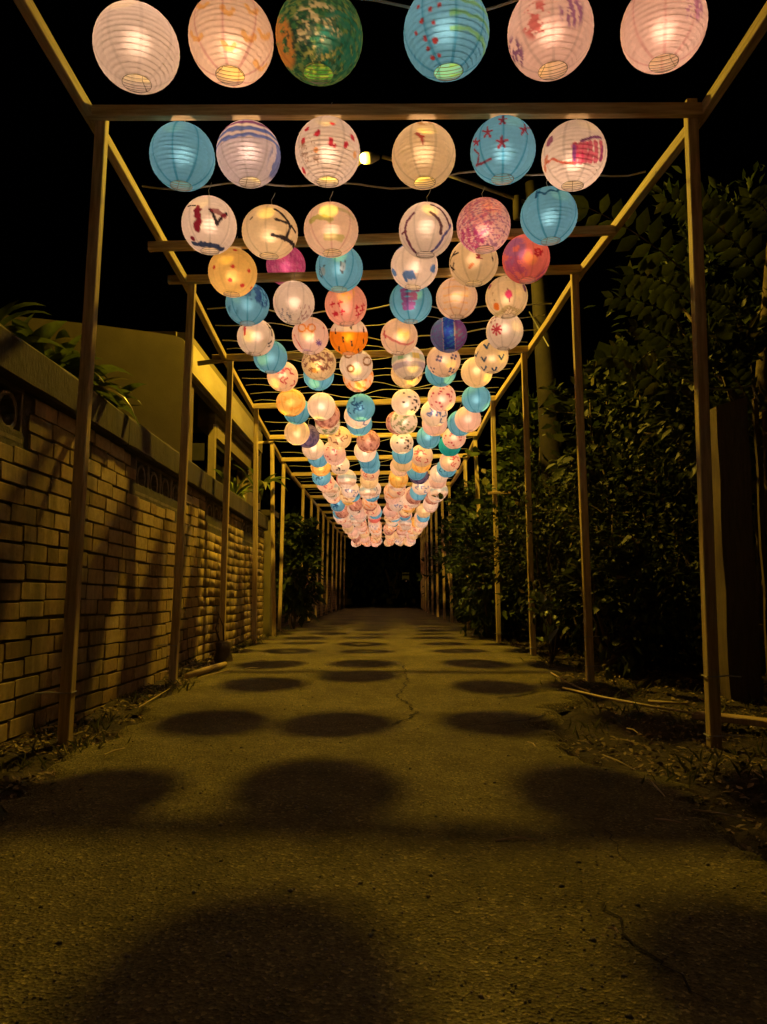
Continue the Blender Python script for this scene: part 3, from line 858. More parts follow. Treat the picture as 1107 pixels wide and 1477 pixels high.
def d_r3c1(p): p.patch(0, 0, 2, 8, .0, (.30, .05, .20), .6, 1); p.patch(0, 0, 2, 14, .2, (.62, .3, .45), .4, 2)
def d_r3c2(p):
    p.seam = (.3, .62, .72)
    for u, v in ((-.7, -.15), (.15, .05)): p.dot(u, v, .2, (.30, .34, .36), .8, .2, .55); p.stroke([(u+.08, v+.25), (u-.02, v-.25)], .03, (.06, .08, .10)); p.stroke([(u-.1, v+.2), (u-.12, v-.1), (u, v-.26)], .025, (.06, .08, .1))
    p.patch(.3, .85, .35, 5, -.2, (.3, .5, .2), .6, 1)
def d_r3c3(p):
    for u, v, r in ((-.2, -.35, .24), (.82, -.05, .16), (-.85, -.3, .18), (-.6, .8, .2), (-.05, .95, .12)): p.dot(u, v, r, (.07, .20, .55), .95, .5)
def d_r3c4(p):
    p.stroke([(-.95, .1), (-.75, .45)], .05, BLK); p.stroke([(-.85, .3), (-.6, .4)], .04, BLK); p.stroke([(-.95, -.1), (-.8, -.25)], .05, BLK); p.stroke([(-.8, .0), (-.85, -.3)], .04, BLK)
    p.stroke([(.2, .6), (.22, .15)], .05, DRED); p.stroke([(.1, .5), (.35, .52)], .04, BRN); p.stroke([(.12, .3), (.33, .3)], .04, BRN); p.stroke([(.12, .15), (.35, .12)], .04, DRED); p.stroke([(-.15, -.2), (-.05, -.08)], .05, (.7, .25, .1)); p.stroke([(.6, .55), (.78, .0)], .04, BLK); p.stroke([(.6, .5), (.75, .5)], .04, BLK)
def d_r3c5(p):
    p.c[:] = (.72, .20, .17)
    p.patch(-.6, .4, .7, 4, -.4, (.30, .14, .34), .85, 1); p.patch(-.5, -.4, .6, 6, -.1, (.42, .10, .24), .8, 2); p.patch(.6, -.8, .6, 6, -.1, (.22, .05, .2), .8, 3); p.patch(.2, .0, .35, 4, -.4, (.9, .35, .10), .7, 4)
    p.stroke([(.4, .3), (.55, .3), (.6, .1), (.45, .05), (.38, .25)], .045, (.4, .02, .04)); p.stroke([(.35, .15), (.68, .2)], .04, (.4, .02, .04))
def d_r4c0(p):
    p.seam = (.3, .6, .7); p.patch(.35, .7, .75, 5, -.15, (.03, .08, .30), .85, 1); p.patch(.75, .2, .4, 9, -.1, (.02, .06, .25), .85, 2); p.patch(-.7, -.3, .4, 6, .1, (.02, .15, .3), .7, 3)
def d_r4c1(p): p.patch(-.4, -.55, .45, 14, .18, (.12, .14, .25), .8, 1); p.patch(.5, -.4, .5, 14, .2, (.3, .1, .12), .7, 2)
def d_r4c2(p):
    p.c[:] = (.80, .42, .34)
    p.patch(0, .6, .5, 6, -.1, (.86, .5, .12), .8, 1)
    for u, v in ((-.65, .0), (-.3, .05), (-.55, -.4), (-.2, -.35), (.5, -.2), (.75, -.3), (.55, -.5), (.8, -.1)):
        p.stroke([(u-.1, v), (u+.1, v+.05)], .035, (.55, .03, .06)); p.stroke([(u, v+.12), (u-.02, v-.12)], .035, (.55, .03, .06))
    p.dot(-.5, -.4, .12, (.55, .03, .06))
def d_r4c3(p):
    p.seam = (.3, .62, .72)
    for i in range(6): p.stroke([(-.45 + i*.035, .75 - i*.2), (.35 - i*.055, .75 - i*.2)], .10, (.26, .04, .22), .9)
def d_r4c4(p):
    p.seam = (.8, .66, .62)
    for v in (.45, .1, -.2, -.5, .75): p.stroke([(-.6, v), (-.1, v + .08), (.5, v - .04)], .05, (.86, .50, .14), .6)
def d_r4c5(p):
    p.c[:] = CRM
    p.dot(.08, .15, .2, (.58, .06, .16), 1, .15, .75); p.stroke([(.05, .9), (.06, .35)], .025, BRN); p.stroke([(.08, -.05), (.08, -.2)], .03, DRED); p.dot(-.52, -.35, .2, (.80, .22, .03), 1, .15, .75); p.stroke([(-.65, .3), (-.6, -.1)], .025, BRN)
    p.dot(-.75, .6, .16, (.35, .1, .2), 1, .2, .6); p.dot(.85, .35, .2, (.2, .1, .2), 1, .2, .6); p.band(-.92, -.72, (.42, .36, .12), .6, .12); p.patch(.1, -.75, .5, 16, .1, (.25, .15, .05), .6, 9)
def d_r5c0(p): p.stroke([(-.85, .55), (-.5, .6), (-.3, .62)], .10, (.12, .03, .04)); p.stroke([(-.6, .45), (-.58, .1)], .07, RED); p.stroke([(.55, .75), (.8, .45), (.85, .2)], .05, BLK); p.stroke([(.65, .6), (.85, .6)], .04, BLK); p.stroke([(.7, -.25), (.85, -.1)], .05, BLK); p.stroke([(.7, -.4), (.8, -.35)], .04, BLK)
def d_r5c1(p):
    p.c[:] = PNK
    for u, v in ((-.45, .4), (.05, .45)):
        p.stroke([(u + .2*math.cos(a), v + .2*math.sin(a)) for a in np.linspace(0, 6.28, 10)], .045, (.75, .28, .06))
    for a in range(4): p.stroke([(.5 - .16*math.cos(a*.8), -.3 - .16*math.sin(a*.8)), (.5 + .16*math.cos(a*.8), -.3 + .16*math.sin(a*.8))], .03, (.2, .12, .4))
    p.stroke([(-.85, .0), (-.6, -.4), (-.4, -.7)], .04, (.6, .15, .15)); p.patch(-.1, -.85, .3, 6, -.2, (.35, .2, .5), .7, 1); p.dot(.7, .5, .06, RED)
def d_r5c2(p):
    vv = p.D @ p.up
    p.lay(np.clip((.28 - vv) * 18, 0, 1), (.88, .30, .02))
    for u, v in ((.1, .5), (-.7, .25), (.75, .35), (-.3, -.15), (.15, -.35), (.75, -.25), (-.5, -.65), (.5, -.75), (-.05, -.9)): p.stroke([(u, v+.12), (u+.02, v-.1)], .045, BLK)
def d_r5c3(p): p.c[:] = PCH; p.stroke([(-.85, .1), (-.6, -.05), (-.3, -.2), (.1, -.35), (.5, -.4), (.8, -.2)], .06, (.6, .12, .14), .8); p.stroke([(-.8, .25), (-.7, -.1)], .05, (.55, .1, .12)); p.patch(.2, .2, .4, 5, -.1, (.85, .6, .2), .6, 1)
def d_r5c4(p):
    p.goff = .0; p.c[:] = (.10, .09, .30); u = p.D @ p.rt
    p.lay((np.abs(u) < .3) * .95, (.02, .06, .42)); p.lay((u > .33) * .9, (.20, .07, .26)); p.lay((u < -.33) * .9, (.14, .14, .34)); p.patch(0, 0, 2, 12, .25, (.04, .3, .4), .4, 1); p.lay((np.abs(np.abs(u) - .315) < .02) * .7, (.5, .4, .35))
def d_r5c5(p):
    for a in range(4): p.stroke([(-.4 - .26*math.cos(a*.8), .1 - .26*math.sin(a*.8)), (-.4 + .26*math.cos(a*.8), .1 + .26*math.sin(a*.8))], .055, (.55, .06, .10))
    p.patch(-.6, .6, .35, 10, -.05, (.25, .08, .1), .8, 1)
def d_r6c1(p): p.c[:] = CRM; p.patch(-.2, .3, 1.1, 9, .14, (.20, .06, .06), .9, 1); p.patch(.6, .2, .5, 10, .05, (.22, .08, .06), .8, 2); p.patch(-.1, -.4, .4, 6, .1, (.75, .4, .1), .6, 3)
def d_r6c2(p):
    for u, v, r in ((-.45, .75, .25), (.65, .25, .24), (-.35, -.15, .2), (.2, .9, .15)): p.stroke([(u + r*math.cos(a), v + r*math.sin(a)) for a in np.linspace(0, 6.2, 10)], .055, (.30, .16, .07))
def d_r6c3(p): p.band(.35, .55, (.35, .35, .5), .35); p.band(-.1, .25, (.25, .5, .42), .6); p.lay((np.abs(p.D @ p.rt - .45) < .2) * (np.abs(p.D[:, 2] - .08) < .17) * .8, (.8, .6, .12)); p.band(-.55, -.2, (.35, .3, .5), .7); p.lay((np.abs(p.D @ p.rt + .45) < .16) * (np.abs(p.D[:, 2] - .08) < .17) * .8, (.2, .5, .25))
def d_r6c4(p):
    p.c[:] = PCH
    for u, v in ((-.25, .15), (.6, .2), (.45, -.6), (-.7, -.5)):
        for a in (0, 1.57, 3.14, 4.71): p.dot(u + .13*math.cos(a+.4), v + .13*math.sin(a+.4), .085, (.10, .10, .22))
        p.dot(u, v, .05, (.7, .5, .4))
def d_r6c5(p):
    p.c[:] = CRM; p.seam = .92
    for u, v in ((-.25, .6), (.55, .65), (-.45, -.1), (.55, -.1), (-.5, -.65), (.1, -.75), (-.9, .2)): p.stroke([(u-.14, v+.13), (u, v-.1), (u+.13, v+.14)], .055, (.03, .08, .18))

# (pixel x, pixel y, depth row, base, painter, label)
ROWD = [2.66, 3.50, 4.11, 4.70, 5.36, 6.02, 6.62, 7.27]
NEAR = [
 [(194, 62, WHT, d_r0c0, 'plain off-white paper lantern without any painting, first row before the front crossbeam'),
  (334, 58, PCH, d_r0c1, 'off-white paper lantern painted with small orange crescents'),
  (462, 62, GRN, d_r0c2, 'dark green paper lantern painted all over like a forest with orange edge'),
  (644, 49, BLU, d_r0c3, 'turquoise paper lantern with light green bands and dark red dots'),
  (795, 43, PNK, d_r0c4, 'off-white paper lantern with red dabs between two dark purple blotches'),
  (959, 35, PNK, d_r0c5, 'pale pink paper lantern with a mauve smudge on one side')],
 [(262, 223, BLU, d_r1c0, 'plain bright blue paper lantern under the front crossbeam beside the striped one'),
  (359, 223, WHT, d_r1c1, 'white paper lantern with blue and purple painted bands round its upper half'),
  (473.5, 223, WHT, d_r1c2, 'white paper lantern scattered with crimson petals and orange dabs'),
  (611.5, 224, CRM, d_r1c3, 'cream paper lantern with one small thin red figure near its top'),
  (725, 220, BLU, d_r1c4, 'blue paper lantern painted with dark red star blossoms and twig'),
  (830, 221, WHT, d_r1c5, 'white paper lantern with a solid crimson block and red branch')],
 [(303, 327, WHT, d_r2c0, 'white paper lantern with maroon shapes and a navy ring round its bottom'),
  (389, 333, CRM, d_r2c1, 'pale yellow paper lantern with bold black brush strokes'),
  (478, 332, PCH, d_r2c2, 'off-white paper lantern with soft olive green leaf shapes'),
  (615, 330, WHT, d_r2c3, 'white paper lantern with dark purple and blue bare branches'),
  (698, 325, PNK, d_r2c4, 'pink paper lantern streaked all over with magenta and purple'),
  (791.5, 313, BLU, d_r2c5, 'blue paper lantern with dark scribble at its top near the right rail')],
 [(335, 391, YEL, d_r3c0, 'yellow paper lantern with evenly spaced red dots'),
  (413, 384, MAG, d_r3c1, 'magenta paper lantern mottled with darker purple, tucked behind the yellow ones'),
  (490, 389, BLU, d_r3c2, 'blue paper lantern with two grey feather drawings'),
  (598, 384, WHT, d_r3c3, 'white paper lantern with royal blue splotches'),
  (683, 381, CRM, d_r3c4, 'cream paper lantern with black and dark red brush characters'),
  (759, 374, RED, d_r3c5, 'red and purple paper lantern with a heart shaped scrawl')],
 [(358, 440, BLU, d_r4c0, 'blue paper lantern with dark blue paint running from its top'),
  (425, 439, WHT, d_r4c1, 'off-white paper lantern with faint ink scribbles along its bottom'),
  (499, 438, PNK, d_r4c2, 'salmon paper lantern with small red brush characters'),
  (593, 435, BLU, d_r4c3, 'blue paper lantern with a purple pointed wedge hanging from its top'),
  (659, 431, PCH, d_r4c4, 'peach paper lantern with faint orange brush bands'),
  (731, 429, CRM, d_r4c5, 'cream paper lantern painted with a pink and an orange little lantern')],
 [(369.5, 487, WHT, d_r5c0, 'white paper lantern with a red and black hat shape on its shoulder'),
  (448, 485, PNK, d_r5c1, 'pink paper lantern with orange rings and a violet flower'),
  (503.5, 486, WHT, d_r5c2, 'paper lantern white above and solid orange below with black ticks'),
  (576, 487, PCH, d_r5c3, 'peach paper lantern with one sweeping red stroke'),
  (648, 481, NAVY, d_r5c4, 'dark blue and violet paper lantern painted panel by panel'),
  (729, 476, WHT, d_r5c5, 'white paper lantern with a red star flower on one side')],
 [(391, 516, BLU, d_r1c0, 'plain blue paper lantern hanging between the hat lantern and the left rail'),
  (460, 523, CRM, d_r6c1, 'cream paper lantern crowded with brown ink marks'),
  (514, 527, WHT, d_r6c2, 'white paper lantern with brown painted rings'),
  (589.5, 522, WHT, d_r6c3, 'white paper lantern with green, yellow and mauve blocks round its middle'),
  (640, 521, PCH, d_r6c4, 'peach paper lantern with four-petalled dark blue flowers'),
  (710, 512, CRM, d_r6c5, 'pale yellow paper lantern with dark blue check marks')],
]
for r_, row in enumerate(NEAR):
    for c_, (px, py, base, fn, label) in enumerate(row):
        d = ROWD[r_]
        if fn is d_r3c1: d = 5.72
        if r_ == 6 and c_ == 2: d = 6.9
        loc = P(px, py, d)
        loc.y = P(CX, row[2][1], d).y + random.uniform(-.03, .03)
        w = np.array((0, 0, EYE)) - np.array(loc)
        nr, ns = (77, 144) if r_ < 3 else (58, 104)
        seed = r_ * 10 + c_
        seam = (.42, .66, .74) if base is BLU else .80
        p = Paint(nr, ns, base, seam, w, seed)
        p.goff = random.random()
        fn(p)
        if fn is d_r5c4: p.goff = 0.0
        place_lantern(loc, p.mesh(), label, 'painted paper lanterns in the near rows', 0 if r_ < 3 else 1,
                      tilt=(random.uniform(-.05, .05), random.uniform(-.07, .07)), bz=random.uniform(-.035, .03), fine=(r_ == 0))

# the rows further down: colour and motif families
def f_plain(p): pass
def f_dots(col):
    def fn(p):
        r = np.random.default_rng(p.seed)
        for _ in range(26):
            u, v = r.uniform(-.95, .95), r.uniform(-.95, .95)
            if u*u + v*v < .9: p.dot(u, v, .075, col)
    return fn
def f_dabs(col, thr=.12, f=8):
    def fn(p): p.patch(0, 0, 2.2, f, thr, col, .85, 1)
    return fn
def f_strokes(col):
    def fn(p):
        r = np.random.default_rng(p.seed)
        for _ in range(7):
            u, v, a = r.uniform(-.6, .6), r.uniform(-.6, .6), r.uniform(0, 6.3)
            p.stroke([(u, v), (u + .3*math.cos(a), v + .3*math.sin(a)), (u + .4*math.cos(a+.7), v + .4*math.sin(a+.7))], .055, col)
    return fn
def f_band(col, col2):
    def fn(p): p.band(-.1, .3, col, .8, .1); p.band(-.7, -.4, col2, .7, .1)
    return fn
FAM = {
 'b': (BLU, f_plain, 'plain blue paper lantern in the distant rows'),
 'B': (BLU, f_strokes((.02, .08, .22)), 'blue paper lantern with dark brush strokes in the distant rows'),
 'w': (WHT, f_plain, 'plain off-white paper lantern in the distant rows'),
 'W': (WHT, f_dots(BLK), 'off-white paper lantern with small black dots in the distant rows'),
 'g': (WHT, f_dabs((.14, .22, .08), .15, 5), 'off-white paper lantern with green leafy dabs in the distant rows'),
 's': (WHT, f_strokes((.10, .16, .42)), 'off-white paper lantern with blue brush strokes in the distant rows'),
 'c': (CRM, f_plain, 'plain cream paper lantern in the distant rows'),
 'C': (CRM, f_strokes((.25, .10, .06)), 'cream paper lantern with brown brush strokes in the distant rows'),
 'y': (YEL, f_dabs((.85, .42, .08), .25, 5), 'orange-yellow paper lantern in the distant rows'),
 'p': (PNK, f_plain, 'plain pink paper lantern in the distant rows'),
 'P': (PNK, f_dots((.45, .05, .10)), 'pink paper lantern with red dots in the distant rows'),
 'q': (PCH, f_strokes((.55, .10, .12)), 'peach paper lantern with red brush strokes in the distant rows'),
 'm': ((.60, .36, .30), f_dabs((.30, .12, .10), .05, 5), 'dusky red-brown mottled paper lantern in the distant rows'),
 'n': ((.18, .14, .26), f_dabs((.06, .05, .14), .0, 5), 'dark slate purple paper lantern in the distant rows'),
 'k': (WHT, f_band((.30, .45, .55), (.55, .3, .2)), 'off-white paper lantern with blue and russet bands in the distant rows'),
 'o': (PCH, f_dabs((.80, .30, .05), .2, 5), 'peach paper lantern with orange flower dabs in the distant rows'),
 't': ((.03, .40, .45), f_plain, 'plain teal paper lantern in the distant rows'),
 'r': ((.72, .22, .20), f_plain, 'plain coral red paper lantern in the distant rows'),
}
FMESH = {}
for lev, (nr, ns) in ((0, (39, 64)), (1, (20, 36))):
    for i, (k, (base, fn, lab)) in enumerate(FAM.items()):
        p = Paint(nr, ns, base, (.42, .66, .74) if base is BLU else .80, (0, -1, -.35), 400 + i)
        p.goff = random.random(); fn(p)
        FMESH[lev, k] = p.mesh()
COLS = ['qybcnwbyBqkgwqBpmbwqskpb', 'bwmgCPpWkrsCBymWqpbskqcw', 'oBsbmwbBqckWBomqPbpkrqws', 'CWgmWbcqykqopWsmpqkbCwpt', 'bPspbqybnsbmqwkqyCmbpkqw', 'cbpbPtqBwpkqsmwpcCbqpwcy']
CX7 = [(408, 543), (460, 541), (517, 543), (587, 538), (636, 536), (688, 537)]
XF = [-.945, -.60, -.235, .205, .545, .905]
fy = [f[0] for f in frames]; fz = [(f[1].z + f[2].z) / 2 for f in frames]
lrows = []
k = 7
dcur = ROWD[7]
nfar = len(COLS[0]) + 13
ORD = ['sixth', 'seventh', 'eighth', 'ninth', 'tenth', 'eleventh', 'twelfth', 'thirteenth', 'fourteenth', 'fifteenth', 'sixteenth', 'seventeenth', 'eighteenth', 'nineteenth', 'twentieth']
for r_ in range(nfar):
    d = dcur + 0.555 * r_
    for c_ in range(6):
        if r_ == 0:
            loc = P(*CX7[c_], d)
        else:
            Y = d * cp - sp * (2.02 - d * sp) / cp
            z = np.interp(Y, fy, fz) - .215
            t = min(1, r_ / 12)
            x0 = (CX7[c_][0] - CX) / FPX * ROWD[7]
            loc = Vector((x0 * (1 - t) + XF[c_] * t + random.uniform(-.065, .065), Y + random.uniform(-.08, .08), z + random.uniform(-.11, .025)))
        key = COLS[c_][r_] if r_ < len(COLS[c_]) else random.choice('bwwqpPpcckmqsoC')
        lab = FAM[key][2]
        if r_ < len(ORD): lab = lab.replace(' in the distant rows', '') + ', %s row past front crossbeam, %s from wall' % (ORD[r_], ['first', 'second', 'third', 'fourth', 'fifth', 'sixth'][c_])
        lev = 0 if r_ < 9 else 1
        place_lantern(loc, FMESH[lev, key], lab, 'paper lanterns in the distant rows', 2 if r_ < 6 else 3, rz=random.uniform(-.5, .5), tilt=(random.uniform(-.06, .06), random.uniform(-.08, .08)), bz=random.uniform(-.03, .03))
    if r_ > 0: lrows.append(loc.y)

for q_, Y in enumerate((1.62, 0.80)):
    for c_ in range(6):
        key = ['wbPcsq', 'qybwpc'][q_][c_]
        place_lantern(Vector((XF[c_], Y + random.uniform(-.03, .03), 2.66 + random.uniform(-.03, .03))), FMESH[0, key], FAM[key][2].replace(' in the distant rows', '') + ', %s row before front crossbeam, %s from wall' % (['second', 'third'][q_], ['first', 'second', 'third', 'fourth', 'fifth', 'sixth'][c_]), 'paper lanterns over the near end', 2)

# ---- cables strung across between the rails, one per lantern row
def rail_at(Y, side):
    ys_ = [f[0] for f in frames]
    x = np.interp(Y, ys_, [f[1 + side].x for f in frames]); z = np.interp(Y, ys_, [f[1 + side].z for f in frames])
    return Vector((x, Y, z + 0.03))
def cable(Y, seed, sag, mat='cable', rad=0.005):
    r = random.Random(seed)
    a, b = rail_at(Y + r.uniform(-.05, .05), 0), rail_at(Y + r.uniform(-.05, .05), 1)
    pts = []; n = 30
    ph = [r.uniform(0, 6.28) for _ in range(3)]
    for i in range(n + 1):
        t = i / n; q = a.lerp(b, t)
        e = math.sin(math.pi * t) ** 0.5
        q.z += -sag * 4 * t * (1 - t) + e * (0.030 * math.sin(13 * t + ph[0]) + 0.020 * math.sin(27 * t + ph[1]))
        q.y += e * 0.03 * math.sin(8 * t + ph[2])
        pts.append(q)
    o = MB().tube(pts, rad, 6).build('light_cable', MATS[mat], None, True)
    tag(o, 'thin pale electric cable strung across between the side rails', 'cable', 'light cables across the pergola')
rowY = [P(CX, NEAR[i][2][1], ROWD[i]).y for i in range(7)] + [P(CX, 540, ROWD[7]).y] + lrows
for i, Y in enumerate(rowY):
    if Y > 17: break
    if i in (1, 3, 4): continue
    cable(Y + 0.02, 50 + i, 0.15 if i == 0 else 0.02, rad=.005 if i < 7 else .0032)
    if i >= 5 and Y < 8.6: cable(Y + 0.3, 90 + i, 0.035, rad=0.003)

# ================================================================== street lamp on a utility pole
LP = Vector((-0.33, 8.0, 5.53))
pp_ = [PY(px, py, 8.75) for px, py in ((816, 905), (797, 640), (793, 580), (778, 411), (766, 264))]
lamp = empty('street_lamp', (pp_[0].x, 8.75, g(8.75)))
tag(lamp, 'slender leaning wooden pole with a long arm carrying one bare glowing yellow bulb', 'street lamp')
li = Vector(lamp.location)
MB().tube([pp_[0] - li - Vector((0, 0, .3))] + [q - li for q in pp_], [.165, .16, .148, .138, .095, .07], 18).build('pole', MATS['pole'], lamp, True)
arm0 = PY(764, 294, 8.72) - li
arm1 = PY(640, 250, 8.4) - li
arm2 = PY(552, 226, 8.1) - li
MB().tube([arm0, arm1, arm2], .022, 8).build('arm', MATS['metal_grey'], lamp, True)
MB().tube([arm0 + Vector((-.16, -.05, .06)), arm0 + Vector((-.16, -.05, -.22))], .05, 10).build('bracket', MATS['pole'], lamp, True)
lpl = LP - li
sdir = (arm2 - lpl).normalized()
MB().tube([lpl + sdir * .09, lpl + sdir * .12, lpl + sdir * .20, lpl + sdir * .30], [.04, .06, .066, .03], 14).build('socket', MATS['metal_grey'], lamp, True)
MB().lathe([(.001, -.086), (.045, -.074), (.078, -.037), (.086, .0), (.078, .037), (.045, .074), (.001, .086)], 12).build('bulb', MATS['bulb_glass'], lamp, True, loc=lpl)
pl = bpy.data.lights.new('lamp_light', 'POINT'); pl.energy = LAMP_POWER; pl.color = LAMP_COL; pl.shadow_soft_size = 0.078
plo = bpy.data.objects.new('lamp_light', pl); plo.location = lpl; COL.objects.link(plo); plo.parent = lamp
# stay wire from pole
o = MB().tube([PY(764, 450, 8.7), PY(775, 470, 8.5), PY(792, 500, 8.3)], .008, 5).build('pole_wire', MATS['black_cable'])
o.parent = lamp; o.matrix_local = Matrix.Translation(-li); o.name = 'pole_wire'

# ================================================================== brick wall on the left
WX = -1.60
BY0, BY1 = 2.0, 10.15
wall = empty('brick_wall', (WX, BY0, 0))
tag(wall, 'weathered brick garden wall with concrete coping and pierced blocks beside the lane', 'wall')
CO = 0.19                                   # coping height
def wtop(Y): return np.interp(Y, [2, 3.4, 10.2], [1.80, 1.80, 1.72])
# mortar core, recessed behind the brick faces
core = MB()
core.box(-.20, 0, -.15, -.013, BY1 - BY0, 1.66 - .25)
core.build('mortar_core', MATS['mortar'], wall)
HOLES = [(2.0, 3.32), (4.86, 5.98), (6.85, 7.72), (8.62, 9.36)]
BH, BL = 0.0845, 0.243
zc_top = 1.60
def brick_mesh(seed):
    r = random.Random(seed); a, b, c = 1.0, 1.0, 1.0
    v = []
    # front face slightly pillowed with chipped corners: 8-gon front ring, inner face ring, back ring
    def oct_(x, hw, hh, ch):
        return [(x, -hw + ch, -hh), (x, hw - ch, -hh), (x, hw, -hh + ch), (x, hw, hh - ch), (x, hw - ch, hh), (x, -hw + ch, hh), (x, -hw, hh - ch), (x, -hw, -hh + ch)]
    rings = [oct_(-.09, .5, .5, .03), oct_(-.0012, .5, .5, .035), oct_(.0, .494, .484, .04)]
    for i, rg in enumerate(rings):
        for (x, y, z) in rg:
            j = .022 if i else 0
            v.append((x + (r.uniform(-.0006, .0006) if i else 0), y + r.uniform(-j, j), z + r.uniform(-j, j) * 1.8))
    f = []
    for i in range(2):
        for k in range(8):
            f.append((i*8+k, i*8+(k+1) % 8, (i+1)*8+(k+1) % 8, (i+1)*8+k))
    f.append(tuple(16 + k for k in range(8)))
    return mesh_py('brick', v, f, MATS['brick'])
BM = [brick_mesh(i) for i in range(12)]
rb = random.Random(5)
cells = []
nrow = int(1.62 / BH)
for row in range(-1, 20):
    z0 = row * BH - 0.02
    y = BY0 - (0.0 if row % 2 else BL / 2) - .05
    while y < BY1:
        ln = BL * rb.choice([1, 1, 1, 1, .97, .52, 1.0, .78])
        y1 = min(y + ln, BY1)
        ymid = (y + y1) / 2
        ztop = wtop(ymid) - CO
        z1 = z0 + BH
        if z0 < ztop - .03 and y1 - y > .06 and y1 > BY0:
            zt = min(z1, ztop)
            hole = any(h0 - .02 < ymid < h1 + .02 for h0, h1 in HOLES) and z1 > ztop - .25
            if not hole and zt > g(ymid) - .06: cells.append((max(y, BY0), y1, z0, zt, ymid))
        y = y1
cells.sort(key=lambda c: c[4] if c[4] > 2.85 else c[4] + 20)
jw = 0.014
stuffv, stuffl, stufft, nv = [], [], [], 0
for i, (y0, y1, z0, z1, ym) in enumerate(cells):
    me = BM[rb.randrange(12)]
    sy, sz = (y1 - y0) - jw * rb.uniform(.6, 1.3), (z1 - z0) - jw * rb.uniform(.7, 1.3)
    sag_ = 0.012 * math.sin(ym * 2.1)
    off = Vector((rb.uniform(-.0022, .0022) if i < 298 else rb.uniform(-.0008, .0008), (y0 + y1) / 2 - BY0, (z0 + z1) / 2 + rb.uniform(-.003, .003) + sag_))
    tw = rb.uniform(-.012, .012)
    if i < 298:
        o = link('brick', me, wall); o.location = off; o.scale = (1, sy, sz); o.rotation_euler = (tw, 0, rb.uniform(-.012, .012))
    else:
        co = np.array([v.co[:] for v in me.vertices]) * np.array([1, sy, sz]); 
        c_, s_ = math.cos(tw), math.sin(tw); co[:, 1:] = co[:, 1:] @ np.array([[c_, s_], [-s_, c_]])
        stuffv.append(co + np.array(off))
        for p_ in me.polygons:
            stuffl += [nv + q for q in p_.vertices]; stufft.append(len(p_.vertices))
        nv += len(co)
o = link('far_bricks', mesh_np('far_bricks', np.concatenate(stuffv), np.array(stuffl), np.array(stufft), MATS['brick']), wall); o['kind'] = 'stuff'
# pierced blocks
def breeze_mesh(w, h):
    m = MB(); t = .020
    m.box(-.12, -w/2, -h/2, 0, w/2, -h/2 + t); m.box(-.12, -w/2, h/2 - t, 0, w/2, h/2)
    m.box(-.12, -w/2, -h/2 + t, -.002, -w/2 + t, h/2 - t); m.box(-.12, w/2 - t, -h/2 + t, -.002, w/2, h/2 - t)
    n0 = len(m.v); ro, ri = min(w, h) * .37, min(w, h) * .275; sg = 12
    for x in (-.11, -.006):
        for r_ in (ro, ri):
            for k in range(sg): m.v.append((x, r_*math.cos(2*math.pi*k/sg), r_*math.sin(2*math.pi*k/sg)))
    for k in range(sg):
        k2 = (k+1) % sg; A, B, C, D = n0, n0+sg, n0+2*sg, n0+3*sg
        m.f += [(C+k, C+k2, D+k2, D+k), (A+k, A+k2, C+k2, C+k), (B+k2, B+k, D+k, D+k2)]
    for sy, sz in ((1, 1), (1, -1), (-1, 1), (-1, -1)):
        m.tube([(-.05, sy*ro*.68, sz*ro*.68), (-.05, sy*(w/2 - t*.7), sz*(h/2 - t*.7))], .014, 4)
    return m.mesh('breeze_block', MATS['breeze'])
for h0, h1 in HOLES:
    n = max(2, round((h1 - h0) / .28)); w = (h1 - h0) / n
    bmh = breeze_mesh(w - .006, .245)
    for k in range(n):
        ym = h0 + (k + .5) * w
        link('breeze_block', bmh, wall, loc=(-.012, ym - BY0, wtop(ym) - CO - .128))
# piers of solid masonry between the pierced bays, up to the coping
prev = None
edges_ = [BY0] + [e for h in HOLES for e in h] + [BY1]
for a, b in zip(edges_[::2], edges_[1::2]):
    if b - a > .02: MB().box(-.20, a - BY0, 1.41, -.014, b - BY0, 1.60).build('mortar_core', MATS['mortar'], wall)
# coping slabs
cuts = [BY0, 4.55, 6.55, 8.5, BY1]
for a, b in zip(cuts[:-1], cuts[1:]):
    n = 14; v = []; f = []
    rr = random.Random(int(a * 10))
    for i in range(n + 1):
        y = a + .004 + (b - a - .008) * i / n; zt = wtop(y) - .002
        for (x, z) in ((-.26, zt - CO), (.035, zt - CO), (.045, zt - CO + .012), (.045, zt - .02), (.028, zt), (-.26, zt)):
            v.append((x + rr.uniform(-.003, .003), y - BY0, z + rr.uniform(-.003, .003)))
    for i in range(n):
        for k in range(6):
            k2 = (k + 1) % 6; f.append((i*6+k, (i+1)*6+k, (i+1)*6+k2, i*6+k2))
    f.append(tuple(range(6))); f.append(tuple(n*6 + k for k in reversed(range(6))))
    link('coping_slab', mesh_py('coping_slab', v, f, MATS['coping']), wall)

# gate pillar past the end of the wall
pil = empty('gate_pillar', (-1.82, 10.9, g(10.9)))
MB().box(-.22, -.2, -.1, .22, .2, 1.66, .01).build('shaft', MATS['plaster'], pil)
MB().box(-.27, -.25, 1.66, .27, .25, 1.74, .012).build('cap', MATS['coping'], pil)
tag(pil, 'plain rendered gate pillar with a flat cap at the end of the brick wall', 'pillar')
# lower wall beyond
fw = empty('garden_wall', (-1.75, 13.0, .1))
MB().box(-.2, 0, -.2, 0, 15.5, 1.0).build('masonry', MATS['far_brick'], fw)
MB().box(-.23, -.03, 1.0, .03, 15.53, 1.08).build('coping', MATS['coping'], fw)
tag(fw, 'low dark brick wall behind the distant left posts of the pergola', 'wall')

